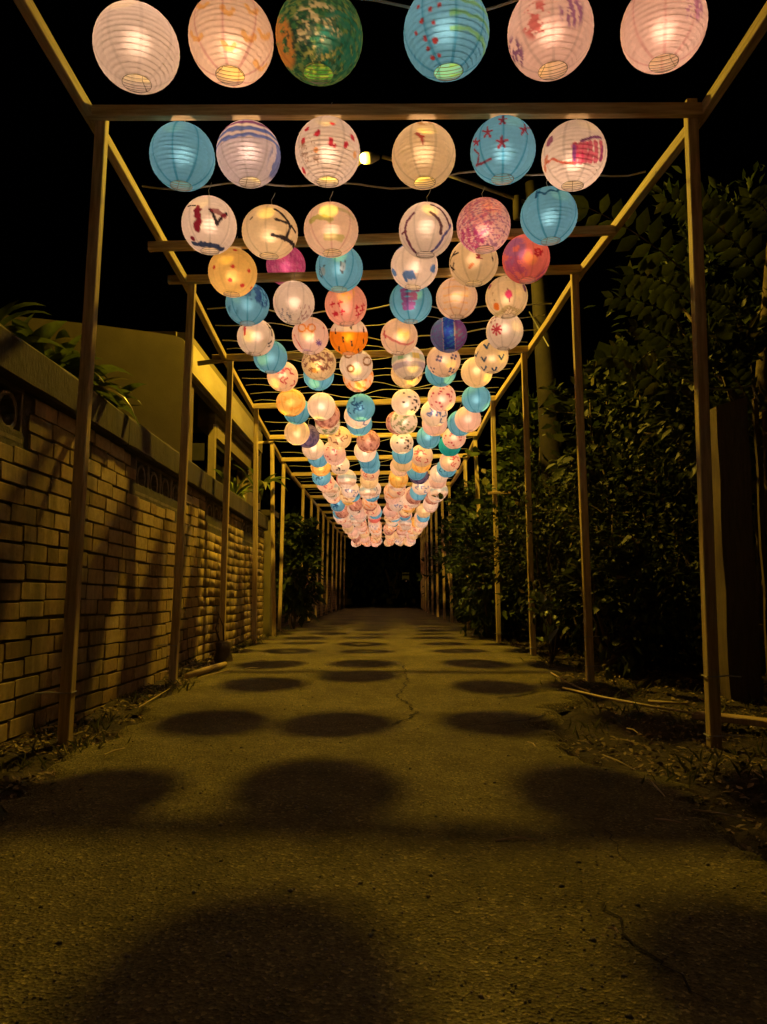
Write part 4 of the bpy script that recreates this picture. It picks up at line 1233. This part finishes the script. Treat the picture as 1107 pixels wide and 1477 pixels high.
# ================================================================== house behind the wall
house = empty('house', (-2.0, 7.4, 0))
tag(house, 'rendered house with flat parapet roof and recessed porch window behind the brick wall', 'house')
hb = Vector((-2.0, 7.4, 0))
fv = Vector((-1.62, -1.0, 0)).normalized(); fn_ = Vector((-fv.y, fv.x, 0))
# front wall slab with rounded top corner
prof = [(0, -.3), (0, 3.19), (.012, 3.225), (.04, 3.25), (.10, 3.262), (.30, 3.258), (.9, 3.23), (1.7, 3.17), (6.0, 2.95), (6.0, -.3)]
v = []; n = len(prof)
for th in (0, .22):
    for s, z in prof:
        q = fv * s + Vector((.08, 1, 0)).normalized() * th if th else fv * s
        v.append((q.x, q.y, z))
f = [tuple(range(n)), tuple(reversed(range(n, 2*n)))] + [(i, n + i, n + (i+1) % n, (i+1) % n) for i in range(n)]
link('front_wall', mesh_py('front_wall', v, f, MATS['plaster']), house)
# fascia along the lane side
MB().box(-.16, .225, 2.99, .0, 4.9, 3.30, .006).build('fascia', MATS['fascia'], house)
MB().box(-.15, .23, 3.302, -.02, 4.88, 3.40).build('parapet', MATS['plaster'], house)
MB().box(-.11, .24, 2.94, -.035, 4.86, 2.988).build('eaves_beam', MATS['dark_wood'], house)
MB().box(-4.5, .26, 3.33, -.17, 4.88, 3.42).build('roof', MATS['plaster'], house)
MB().box(-.20, .3, -.1, -.06, .62, 2.938).build('porch_post', MATS['dark_wood'], house)
# lane side wall with its window
SX = -.18
MB().box(SX - .2, 4.55, -.1, SX, 5.9, 3.32).build('side_wall', MATS['porch_paint'], house)
MB().box(SX - .2, 2.0, -.1, SX, 4.55, 1.0).build('side_wall', MATS['plaster'], house)
MB().box(SX - .2, 2.09, 2.81, SX, 4.548, 3.32).build('side_wall', MATS['porch_paint'], house)
win = empty('window', (0, 0, 0)); win.parent = house
MB().box(SX - .03, 1.98, 1.0, SX + .05, 2.08, 3.32).build('jamb', MATS['porch_paint'], win)
MB().box(SX - .03, 2.083, 2.66, SX + .06, 4.54, 2.80).build('lintel', MATS['porch_paint'], win)
MB().box(SX - .03, 2.083, 2.90, SX + .05, 4.54, 2.97).build('transom', MATS['porch_paint'], win)
MB().box(SX - .10, 2.085, 1.02, SX - .08, 4.54, 2.655).build('pane', MATS['window_glass'], win)
MB().box(SX - .09, 3.3, 1.02, SX - .04, 3.36, 2.657).build('mullion', MATS['dark_wood'], win)
MB().box(-3.5, .5, -.1, -3.4, 5.9, 3.32).build('inner_wall', MATS['interior'], house)
MB().box(-3.4, 5.7, -.1, SX - .21, 5.88, 3.32).build('rear_wall', MATS['interior'], house)

# ================================================================== strap-leaved plants on the wall
def strap_leaf(length, width, bend, seed):
    r = random.Random(seed); n = 7; v = []; f = []
    for i in range(n + 1):
        t = i / n
        y = length * (t - .25 * bend * t * t); z = length * (0.95 * t - bend * 0.95 * t * t)
        w = width * (0.35 + 1.9 * t - 2.25 * t * t + (0.0 if t < 1 else -0.0)) if t < 1 else 0.001
        w = max(w, .001); 
        v += [(-w, y, z + w * .35), (0, y, z), (w, y, z + w * .35)]
    for i in range(n):
        for k in range(2): f.append((i*3+k, i*3+k+1, (i+1)*3+k+1, (i+1)*3+k))
    return mesh_py('leaf', v, f, MATS['leaf_strap'], True)
STRAPS = [strap_leaf(.42 + .05 * (i % 3), .046 + .010 * (i % 2), .45 + .20 * (i % 4), i) for i in range(8)]
def rosette(loc, n, s, seed, label, group=None, tilt=(0, 0), cen=None):
    r = random.Random(seed)
    o = empty('strap_leaf_plant', loc); tag(o, label, 'plant', group)
    m = MB().tube([(0, 0, -.12), (0, 0, .05)], [.035 * s, .02 * s], 7).build('stem', MATS['stem'], o)
    for i in range(n):
        a = i * 2.4 + r.uniform(-.4, .4)
        l = link('leaf', STRAPS[r.randrange(8)], o)
        l.rotation_euler = (r.uniform(-.35, .55) * (1.3 if i > n * .5 else .5) , r.uniform(-.3, .3), a); l.scale = (s * r.uniform(.8, 1.25),) * 3
        l.location = (0, 0, r.uniform(-.02, .06))
    return o
for i, (px, py, dd, s, n, lab) in enumerate([(10, 562, 3.95, 1.0, 46, 'tallest strap-leaved plant overhanging the wall coping, leaf tips upright'), (62, 574, 4.15, 1.0, 46, 'strap-leaved plant in the middle of the clump on the wall coping'),
                          (105, 592, 4.45, .95, 40, 'strap-leaved plant with broad pale leaves behind the front left post'), (140, 612, 4.8, .7, 28, 'small strap-leaved plant with dry curling tips at the end of the clump'),
                          (-40, 530, 3.75, .9, 22, 'strap-leaved plant at the near end of the clump on the wall')]):
    rosette(P(px, py, dd), n, s, 60 + i, lab, 'strap-leaved plants on the wall')
for i, (px, py, dd, s, n, lab) in enumerate([(338, 722, 9.0, .75, 16, 'small dark rosette plant on the wall before the porch window'), (372, 712, 9.9, .95, 16, 'spiky rosette plant on the wall past the house corner')]):
    rosette(P(px, py, dd), n, s, 80 + i, lab, 'strap-leaved plants on the wall')

# ================================================================== vegetation
# creeper shrub by the gate pillar on the left
shrub('climbing_shrub', 'leafy climbing shrub growing beside the gate pillar', 'shrub', (-1.42, 12.2, 1.05), (.34, .45, .95), 1500, .10, 201, 'leaf_broad', clumps=22, nst=5)
# right hand hedge, bush by bush
SHR = [
 ('small-leaved hedge bush in front of the pole, spilling round two posts', (1.72, 7.6, 1.02), (.62, 1.0, .92), 7200, .050, 'leaf_hedge'),
 ('dense dark hedge bush between the pole and the wooden gate', (2.05, 6.1, .95), (.62, .8, 1.0), 6500, .045, 'leaf_hedge'),
 ('leaning feathery bush pushing through the posts past the pole', (1.36, 9.7, .95), (.36, .8, .85), 4200, .070, 'leaf_broad'),
 ('tall leafy bush rising above the rails past the pole', (1.85, 11.2, 1.35), (.75, 1.1, 1.35), 5200, .085, 'leaf_broad'),
 ('tall bush with drooping tips at the right edge of the far posts', (1.85, 13.4, 1.3), (.65, 1.1, 1.25), 3400, .09, 'leaf_broad'),
 ('dark bush behind the wooden gate and front right post', (2.75, 6.2, 1.2), (.7, .9, 1.2), 4200, .06, 'leaf_hedge'),
]
for i, (lab, c, rad, n, sz, mt) in enumerate(SHR):
    shrub('hedge_bush', lab, 'bush', c, rad, int(n * .95), sz * .95, 220 + 7 * i, mt, 'hedge bushes along the right verge', nst=9, clumps=30, csize=.38, shell=.42, shoots=18)
for i, (lab, c, rad, n, sz, mt) in enumerate([
 ('loose broad-leaved shrub leaning out between the second and third right posts', (1.75, 5.9, .55), (.34, .5, .5), 420, .085, 'leaf_tree'),
 ('tall loose tree-like shrub rising above the hedge beside the pole', (2.45, 7.3, 2.15), (.75, .8, .95), 1500, .105, 'leaf_tree'),
 ('tall loose shrub with large leaves towering past the pole', (2.0, 9.6, 2.2), (.7, .8, 1.0), 1500, .11, 'leaf_broad'),
 ('straggling shrub reaching over the wooden gate', (2.55, 5.3, 1.95), (.55, .5, .7), 800, .09, 'leaf_tree')]):
    shrub('loose_shrub', lab, 'shrub', c, rad, n, sz, 420 + 7 * i, mt, 'loose shrubs above the hedge', nst=9, clumps=20, csize=.36, shell=.4, shoots=16)
for i, (x, y, r_) in enumerate(((2.1, 16, .8), (2.2, 19.5, .9), (2.3, 23.5, 1.0), (2.3, 27.5, 1.0))):
    shrub('hedge_bush', ['dim bush beside the ninth pergola frame', 'dim bush halfway along the distant right posts', 'dim bush behind the distant right posts', 'dim bush at the far end of the right posts'][i], 'bush', (x, y, 1.1), (r_ * .8, 1.7, 1.2), 1600, .12, 270 + i, 'leaf_dark', 'hedge bushes along the right verge', nst=4, clumps=30)
# sapling by the third right post
sap = empty('sapling', (1.41, 6.55, g(6.55)))
r = np.random.default_rng(9); tips = []
stems('trunk', sap, (0, 0, -.03), [(.02, -.02, .55), (-.05, -.05, .42), (.10, 0, .5)], .010, .004, wob=.02)
n = 34; pp = np.stack([r.uniform(-.16, .16, n), r.uniform(-.12, .12, n), r.uniform(.14, .60, n)], 1)
dirs = pp * np.array([1, 1, .2]) + r.normal(size=(n, 3)) * .05 + np.array([0, -.02, .03])
LM = None
for i in range(n):
    L_ = float(r.uniform(.08, .15))
    v, lp_, tt_ = leaves(pp[i:i+1] * 0, dirs[i:i+1], np.array([[0, -.3, 1.0]]) + r.normal(size=(1, 3)) * .3, np.array([L_]), np.array([L_ * .5]))
    link('leaf', mesh_np('leaf', v, lp_, tt_, MATS['leaf_strap']), sap, loc=tuple(pp[i] * np.array([.5, .5, 1])))
tag(sap, 'young broad-leaved sapling growing at the foot of the third right post', 'sapling')

# tree with long pinnate leaves reaching over the right rail
tree = empty('pinnate_tree', (3.1, 5.9, g(5.9)))
tb = Vector(tree.location)
tag(tree, 'tree with long feather-shaped leaves hanging behind the right rail', 'tree')
MB().tube([(0, 0, -.1), (.03, .02, 1.2), (-.05, .0, 2.3), (.1, .05, 3.4), (.3, 0, 4.4)], [.10, .085, .07, .05, .02], 10).build('trunk', MATS['stem'], tree, True)
LFL = []
for i in range(4):
    v, lp_, tt_ = leaves(np.zeros((1, 3)), np.array([[0, 1.0, -.12 * i]]), np.array([[0, 0.1, 1.0]]), np.array([1.0]), np.array([.52]))
    LFL.append(mesh_np('leaflet', v, lp_, tt_, MATS['leaf_tree'], True))
def frond(a, b, seed, ll, n=9, mid=.06, detailed=True):
    a, b = Vector(a) - tb, Vector(b) - tb
    r = random.Random(seed); pts = []
    for i in range(n + 1):
        t = i / n; q = a.lerp(b, t); q.z += mid * math.sin(math.pi * t); pts.append(q)
    fr = MB().tube([tuple(q) for q in pts], [.008 * (1 - .7 * i / n) for i in range(n + 1)], 5).build('frond', MATS['stem'], tree, True)
    ax = (b - a).normalized()
    toc = (Vector((0, 0, EYE)) - tb - a).normalized()
    side = ax.cross(toc).normalized()
    for i in range(1, n + 1):
        for s in (-1, 1):
            if i == n and s == 1: dr = ax
            else: dr = (side * s + ax * .45 + toc * r.uniform(-.15, .25)).normalized()
            l = ll * r.uniform(.8, 1.15) * (1 - .25 * (i / n) ** 2)
            z = dr; x = (z.cross(toc)).normalized(); nn = x.cross(z).normalized()
            if nn.dot(toc) < 0: nn = -nn; x = -x
            M = Matrix(((x.x, z.x, nn.x, pts[i].x), (x.y, z.y, nn.y, pts[i].y), (x.z, z.z, nn.z, pts[i].z), (0, 0, 0, 1)))
            o = link('leaflet', LFL[r.randrange(4)], fr)
            o.matrix_local = M @ Matrix.Diagonal((l, l, l, 1))
FD = [((1010, 412), (850, 300), 5.4, .20), ((1060, 330), (962, 290), 5.6, .16), ((1100, 400), (1005, 305), 5.4, .17), ((1000, 440), (915, 395), 5.6, .15), ((985, 470), (885, 428), 5.5, .15),
      ((1075, 470), (1015, 430), 5.6, .15), ((1000, 530), (920, 470), 5.3, .14), ((1100, 520), (1030, 480), 5.5, .15), ((960, 560), (875, 515), 5.8, .14), ((1120, 330), (1080, 285), 5.6, .15), ((1090, 600), (1040, 520), 5.7, .14), ((970, 500), (905, 540), 5.6, .13)]
for i, (pa, pb, dd, ll) in enumerate(FD):
    frond(P(*pa, dd + .25), P(*pb, dd), 300 + i, ll)
r = np.random.default_rng(77)
cp_, out_ = crown_points((.1, .8, 3.0), (1.1, 1.0, 1.5), 1500, 78, .3, 40, .3)
dirs = out_ + r.normal(size=cp_.shape) * .3; dirs[:, 2] -= .3
L_ = r.uniform(.08, .16, len(cp_))
v, lp_, tt_ = leaves(cp_, dirs, np.array([0, -.3, 1.0]) + r.normal(size=cp_.shape) * .4, L_, L_ * .5)
link('crown', mesh_np('crown', v, lp_, tt_, MATS['leaf_dark']), tree)
lim = MB()
for t_ in ((-.9, -.4, 2.6), (-.5, .6, 3.2), (.5, -.2, 3.4), (-1.0, .2, 1.9)):
    lim.tube([(0, 0, 1.6), (t_[0] * .5, t_[1] * .5, 1.6 + (t_[2] - 1.6) * .6), t_], [.04, .025, .008], 6)
lim.build('limb', MATS['stem'], tree, True)

# far end: dark trees, low kerb wall and a small notice board
for i, (x, y, h, lab) in enumerate(((-5.5, 42, 5.5, 'dark tree left of the far end of the lane'), (.5, 46, 6.5, 'dark tree closing the view at the end of the lane'), (6.5, 43, 5.5, 'dark tree right of the far end of the lane'), (-2.5, 47, 6, 'dark tree behind the notice board at the far end'))):
    shrub('dark_tree', lab, 'tree', (x, y, h * .55), (2.8, 2.4, h * .5), 1500, .32, 320 + i, 'leaf_dark', 'dark trees at the far end', nst=7, clumps=36, tr=.12)
nb = empty('notice_board', (1.05, 36, .1))
MB().box(-.025, -.025, -.1, .025, .025, 1.35).build('post', MATS['metal_grey'], nb)
MB().box(-.17, -.05, .95, .17, -.027, 1.55).build('panel', MATS['grey_board'], nb)
tag(nb, 'small pale notice board on a post at the dark far end of the lane', 'sign')
kw = MB().box(-6, 38, 0, 6, 38.25, .42, .02).build('low_wall', MATS['coping'])
tag(kw, 'low dark concrete wall across the far end of the lane', 'wall')

# ================================================================== old wooden gate on the right
gate = empty('wooden_gate', (2.1, 4.72, g(4.7)))
tag(gate, 'old dark plank gate with one broad post standing behind the front right post', 'gate')
gl = Vector(gate.location)
def plank(name, px0, px1, ytop, Y, th, zb=-.05, lean=0.0, slant=0.0):
    a = PY(px0, ytop, Y); b = PY(px1, ytop, Y)
    x0, x1 = a.x - gl.x, b.x - gl.x; z1 = a.z - gl.z; y = Y - gl.y
    n = 8; v = []; f = []; rr = random.Random(int(px0))
    for i in range(n + 1):
        t = i / n
        e = rr.uniform(-.006, .006)
        zz0 = zb + (z1 - slant - zb) * t; zz1 = zb + (z1 - zb) * t
        v += [(x0 + lean * t + e, y, zz0), (x1 + lean * t + e, y, zz1), (x1 + lean * t + e, y + th, zz1), (x0 + lean * t + e, y + th, zz0)]
    for i in range(n):
        for k in range(4):
            k2 = (k+1) % 4; f.append((i*4+k, i*4+k2, (i+1)*4+k2, (i+1)*4+k))
    f += [(3, 2, 1, 0), (n*4, n*4+1, n*4+2, n*4+3)]
    link(name, mesh_py(name, v, f, MATS['dark_wood']), gate)
plank('broad_post', 1033, 1078, 572, 4.55, .17, slant=.06)
plank('plank', 1019, 1031, 628, 4.70, .03)
plank('plank', 1088, 1094, 575, 4.62, .025)
plank('plank', 1097, 1106, 590, 4.66, .03, lean=.02)
plank('plank', 1110, 1124, 570, 4.66, .03)
plank('plank', 1130, 1150, 600, 4.66, .03)
plank('plank', 1160, 1182, 580, 4.66, .03)
MB().box(.17, .02, .35, .75, .05, .43).build('gate_rail', MATS['dark_wood'], gate, loc=(0, -.02, 0))
MB().box(.17, .02, 1.25, .75, .05, 1.33).build('gate_rail', MATS['dark_wood'], gate, loc=(0, -.02, 0))
MB().tube([PY(985, 548, 4.4) - gl, PY(1020, 560, 4.45) - gl, PY(1050, 562, 4.5) - gl, PY(1085, 556, 4.6) - gl, PY(1095, 580, 4.62) - gl], .006, 5).build('loop_wire', MATS['cable'], gate)

# ================================================================== things lying on the ground
pa, pb = PG(1010, 1044), PG(1120, 1062)
bo = bar('timber_plank', pa + Vector((0, .05, .035)), pb + Vector((.15, .05, .03)), .03, .10, None, 'board', xaxis=(0, 0, 1))
tag(bo, 'sawn plank lying on the verge behind the front right post', 'plank')
pts = [PG(812, 992, .03), PG(870, 1006, .035), PG(940, 1019, .03), PG(1004, 1029, .03)]
o = MB().tube(pts, [.006, .008, .008, .005], 6).build('bamboo_strip', MATS['straw'], None, True); tag(o, 'long pale bamboo strip lying along the right verge', 'bamboo strip')
pts = [PG(795, 970, .03), PG(820, 985, .04), PG(850, 998, .03)]
o = MB().tube(pts, .005, 6).build('bamboo_strip', MATS['straw'], None, True); tag(o, 'short bent bamboo strip at the road edge beside the long one', 'bamboo strip')
pts = [PG(935, 1012, .03), PG(970, 1014, .03), PG(993, 1015, .03)]
o = MB().tube(pts, [.012, .008, .006], 6).build('split_stick', MATS['straw'], None, True); tag(o, 'splintered stick on the dirt beyond the long bamboo strip', 'stick')
pts = [PG(270, 975, .03), PG(305, 964, .04), PG(325, 958, .03)]
o = MB().tube(pts, [.022, .024, .02], 8).build('wood_offcut', MATS['board'], None, True); tag(o, 'pale round branch lying against the foot of the brick wall', 'branch')
# stump at the foot of the wall
sx_, sy_ = PG(321, 955).x, PG(321, 955).y
st = empty('tree_stump', (sx_, sy_, g(sy_)))
m = MB(); prof = [(.085, -.05), (.08, .03), (.062, .10), (.066, .16), (.03, .18), (.001, .175)]
m.lathe(prof, 12); v0 = m.v; m.v = [(x * (1 + .18 * math.sin(3 * math.atan2(y, x) + z * 9)), y * (1 + .15 * math.cos(4 * math.atan2(y, x))), z) for x, y, z in v0]
m.build('stump_body', MATS['stem'], st, True)
MB().tube([(-.02, 0, .15), (-.06, -.01, .28), (-.04, 0, .38)], [.010, .007, .004], 5).build('shoot', MATS['stem'], st, True)
MB().tube([(.01, 0, .15), (.0, 0, .30), (-.05, .0, .42)], [.009, .006, .003], 5).build('shoot', MATS['stem'], st, True)
tag(st, 'small dark stump with bare shoots at the foot of the brick wall', 'stump')

# straws and leaves big enough to pick out
def straw(p0, p1, rad, name, label, cat, group):
    on = 'twig' in name
    a, b = PG(*p0, .0), PG(*p1, .0)
    lift = .0025 if on else .018
    for q in (a, b): q.z = road_z(q.x, q.y) + lift
    m_ = a.lerp(b, .5) + Vector((random.uniform(-.01, .01), random.uniform(-.015, .015), .003))
    o = MB().tube([a, m_, b], [rad, rad * 1.1, rad * .6], 5).build(name, MATS['straw'])
    tag(o, label, cat, group)
ST_R = [((905, 1060), (921, 1067)), ((870, 1100), (918, 1122)), ((945, 1192), (985, 1198)), ((1000, 1178), (1090, 1195)), ((878, 1360), (893, 1368)), ((1085, 1120), (1107, 1136)), ((762, 1082), (773, 1090)), ((935, 1135), (960, 1160)), ((895, 1075), (925, 1082))]
for s in ST_R: straw(*s, .0028, 'straw', 'pale dry straw lying at the broken right edge of the asphalt', 'straw', 'straws on the right verge')
ST_L = [((360, 960), (385, 956)), ((352, 970), (372, 968)), ((200, 1030), (245, 1000)), ((285, 985), (330, 972)), ((150, 1100), (180, 1090)), ((60, 1060), (110, 1056))]
for s in ST_L: straw(*s, .0035, 'straw', 'pale dry straw lying between the brick wall and the asphalt', 'straw', 'straws on the left verge')
straw((715, 1220), (776, 1216), .0026, 'twig', 'thin twig lying across the middle of the asphalt', 'twig', None)

# leaf litter, grass and gravel nobody could count
def scatter(name, label, cat, mat, n, seed, xr, yr, size, asp, up, zoff, avoid=True, thr=-.2, flat=True):
    r = np.random.default_rng(seed)
    y = yr[0] + (yr[1] - yr[0]) * r.random(n) ** 1.3; x = np.where(r.random(n) < .5, r.uniform(*xr[0], n), r.uniform(*xr[1], n))
    le_, re_ = edge(L_EDGE, y), edge(R_EDGE, y)
    ok = ((x < le_ - .02 + .16 * r.random(n) ** 3) | (x > re_ - .0 - .22 * r.random(n) ** 3)) & (snoise(np.stack([x, y], 1), seed, 3, 3) > thr)
    x, y = x[ok], y[ok]; n = len(x)
    z = np.array([g(q) for q in y]) + snoise(np.stack([x, y], 1), 3, 2.2, 5) * .026 + snoise(np.stack([x, y], 1), 4, 14, 3) * .014 - .012 + zoff
    a = r.uniform(0, 6.28, n)
    d = np.stack([np.cos(a), np.sin(a), r.uniform(*up, n)], 1)
    nr_ = np.array([0, 0, 1.0]) + r.normal(size=(n, 3)) * (.35 if flat else 1.0)
    L = size * r.uniform(.5, 1.5, n)
    v, lp_, tt_ = leaves(np.stack([x, y, z], 1), d, nr_, L, L * asp)
    tag(link(name, mesh_np(name, v, lp_, tt_, MATS[mat])), label, cat, kind='stuff')
scatter('leaf_litter', 'dry brown leaf litter strewn over both verges', 'leaf litter', 'litter', 26000, 41, ((-1.6, -.95), (.7, 2.6)), (1.2, 12), .024, .5, (-.15, .6), .004)
scatter('grass', 'short sparse grass and weeds along both road edges', 'grass', 'grass', 9000, 43, ((-1.58, -1.0), (.85, 2.4)), (1.2, 12), .055, .09, (.5, 2.2), -.002, thr=.05, flat=False)
r = np.random.default_rng(5)
n = 7000; y = 0.9 + 5.5 * r.random(n) ** 1.7; x = r.uniform(-1.2, 1.5, n)
v0 = np.array([(1, 0, 0), (-.6, .8, 0), (-.5, -.8, 0.1), (0, 0, .8), (0.1, .1, -.5)])
s = r.uniform(.0015, .0042, n) * (1 + 1.2 * (r.random(n) > .96))
an = r.uniform(0, 6.28, n); ca, sa = np.cos(an), np.sin(an)
vx = (v0[None, :, 0] * ca[:, None] - v0[None, :, 1] * sa[:, None]) * s[:, None] + x[:, None]
vy = (v0[None, :, 0] * sa[:, None] + v0[None, :, 1] * ca[:, None]) * s[:, None] + y[:, None]
pq = np.stack([x, y], 1)
zz_ = g_np(y) + .012 + snoise(pq, 31, 1.3, 3) * .010 + snoise(pq, 32, 11, 3) * .0022 + .001
vz = v0[None, :, 2] * s[:, None] + zz_[:, None]
ff = np.array([0, 1, 3, 1, 2, 3, 2, 0, 3, 1, 0, 4, 2, 1, 4, 0, 2, 4])
tag(link('gravel', mesh_np('gravel', np.stack([vx, vy, vz], -1).reshape(-1, 3), (ff[None, :] + (np.arange(n) * 5)[:, None]).ravel(), np.full(n * 6, 3), MATS['pebble'])), 'loose grit scattered over the asphalt', 'gravel', kind='stuff')
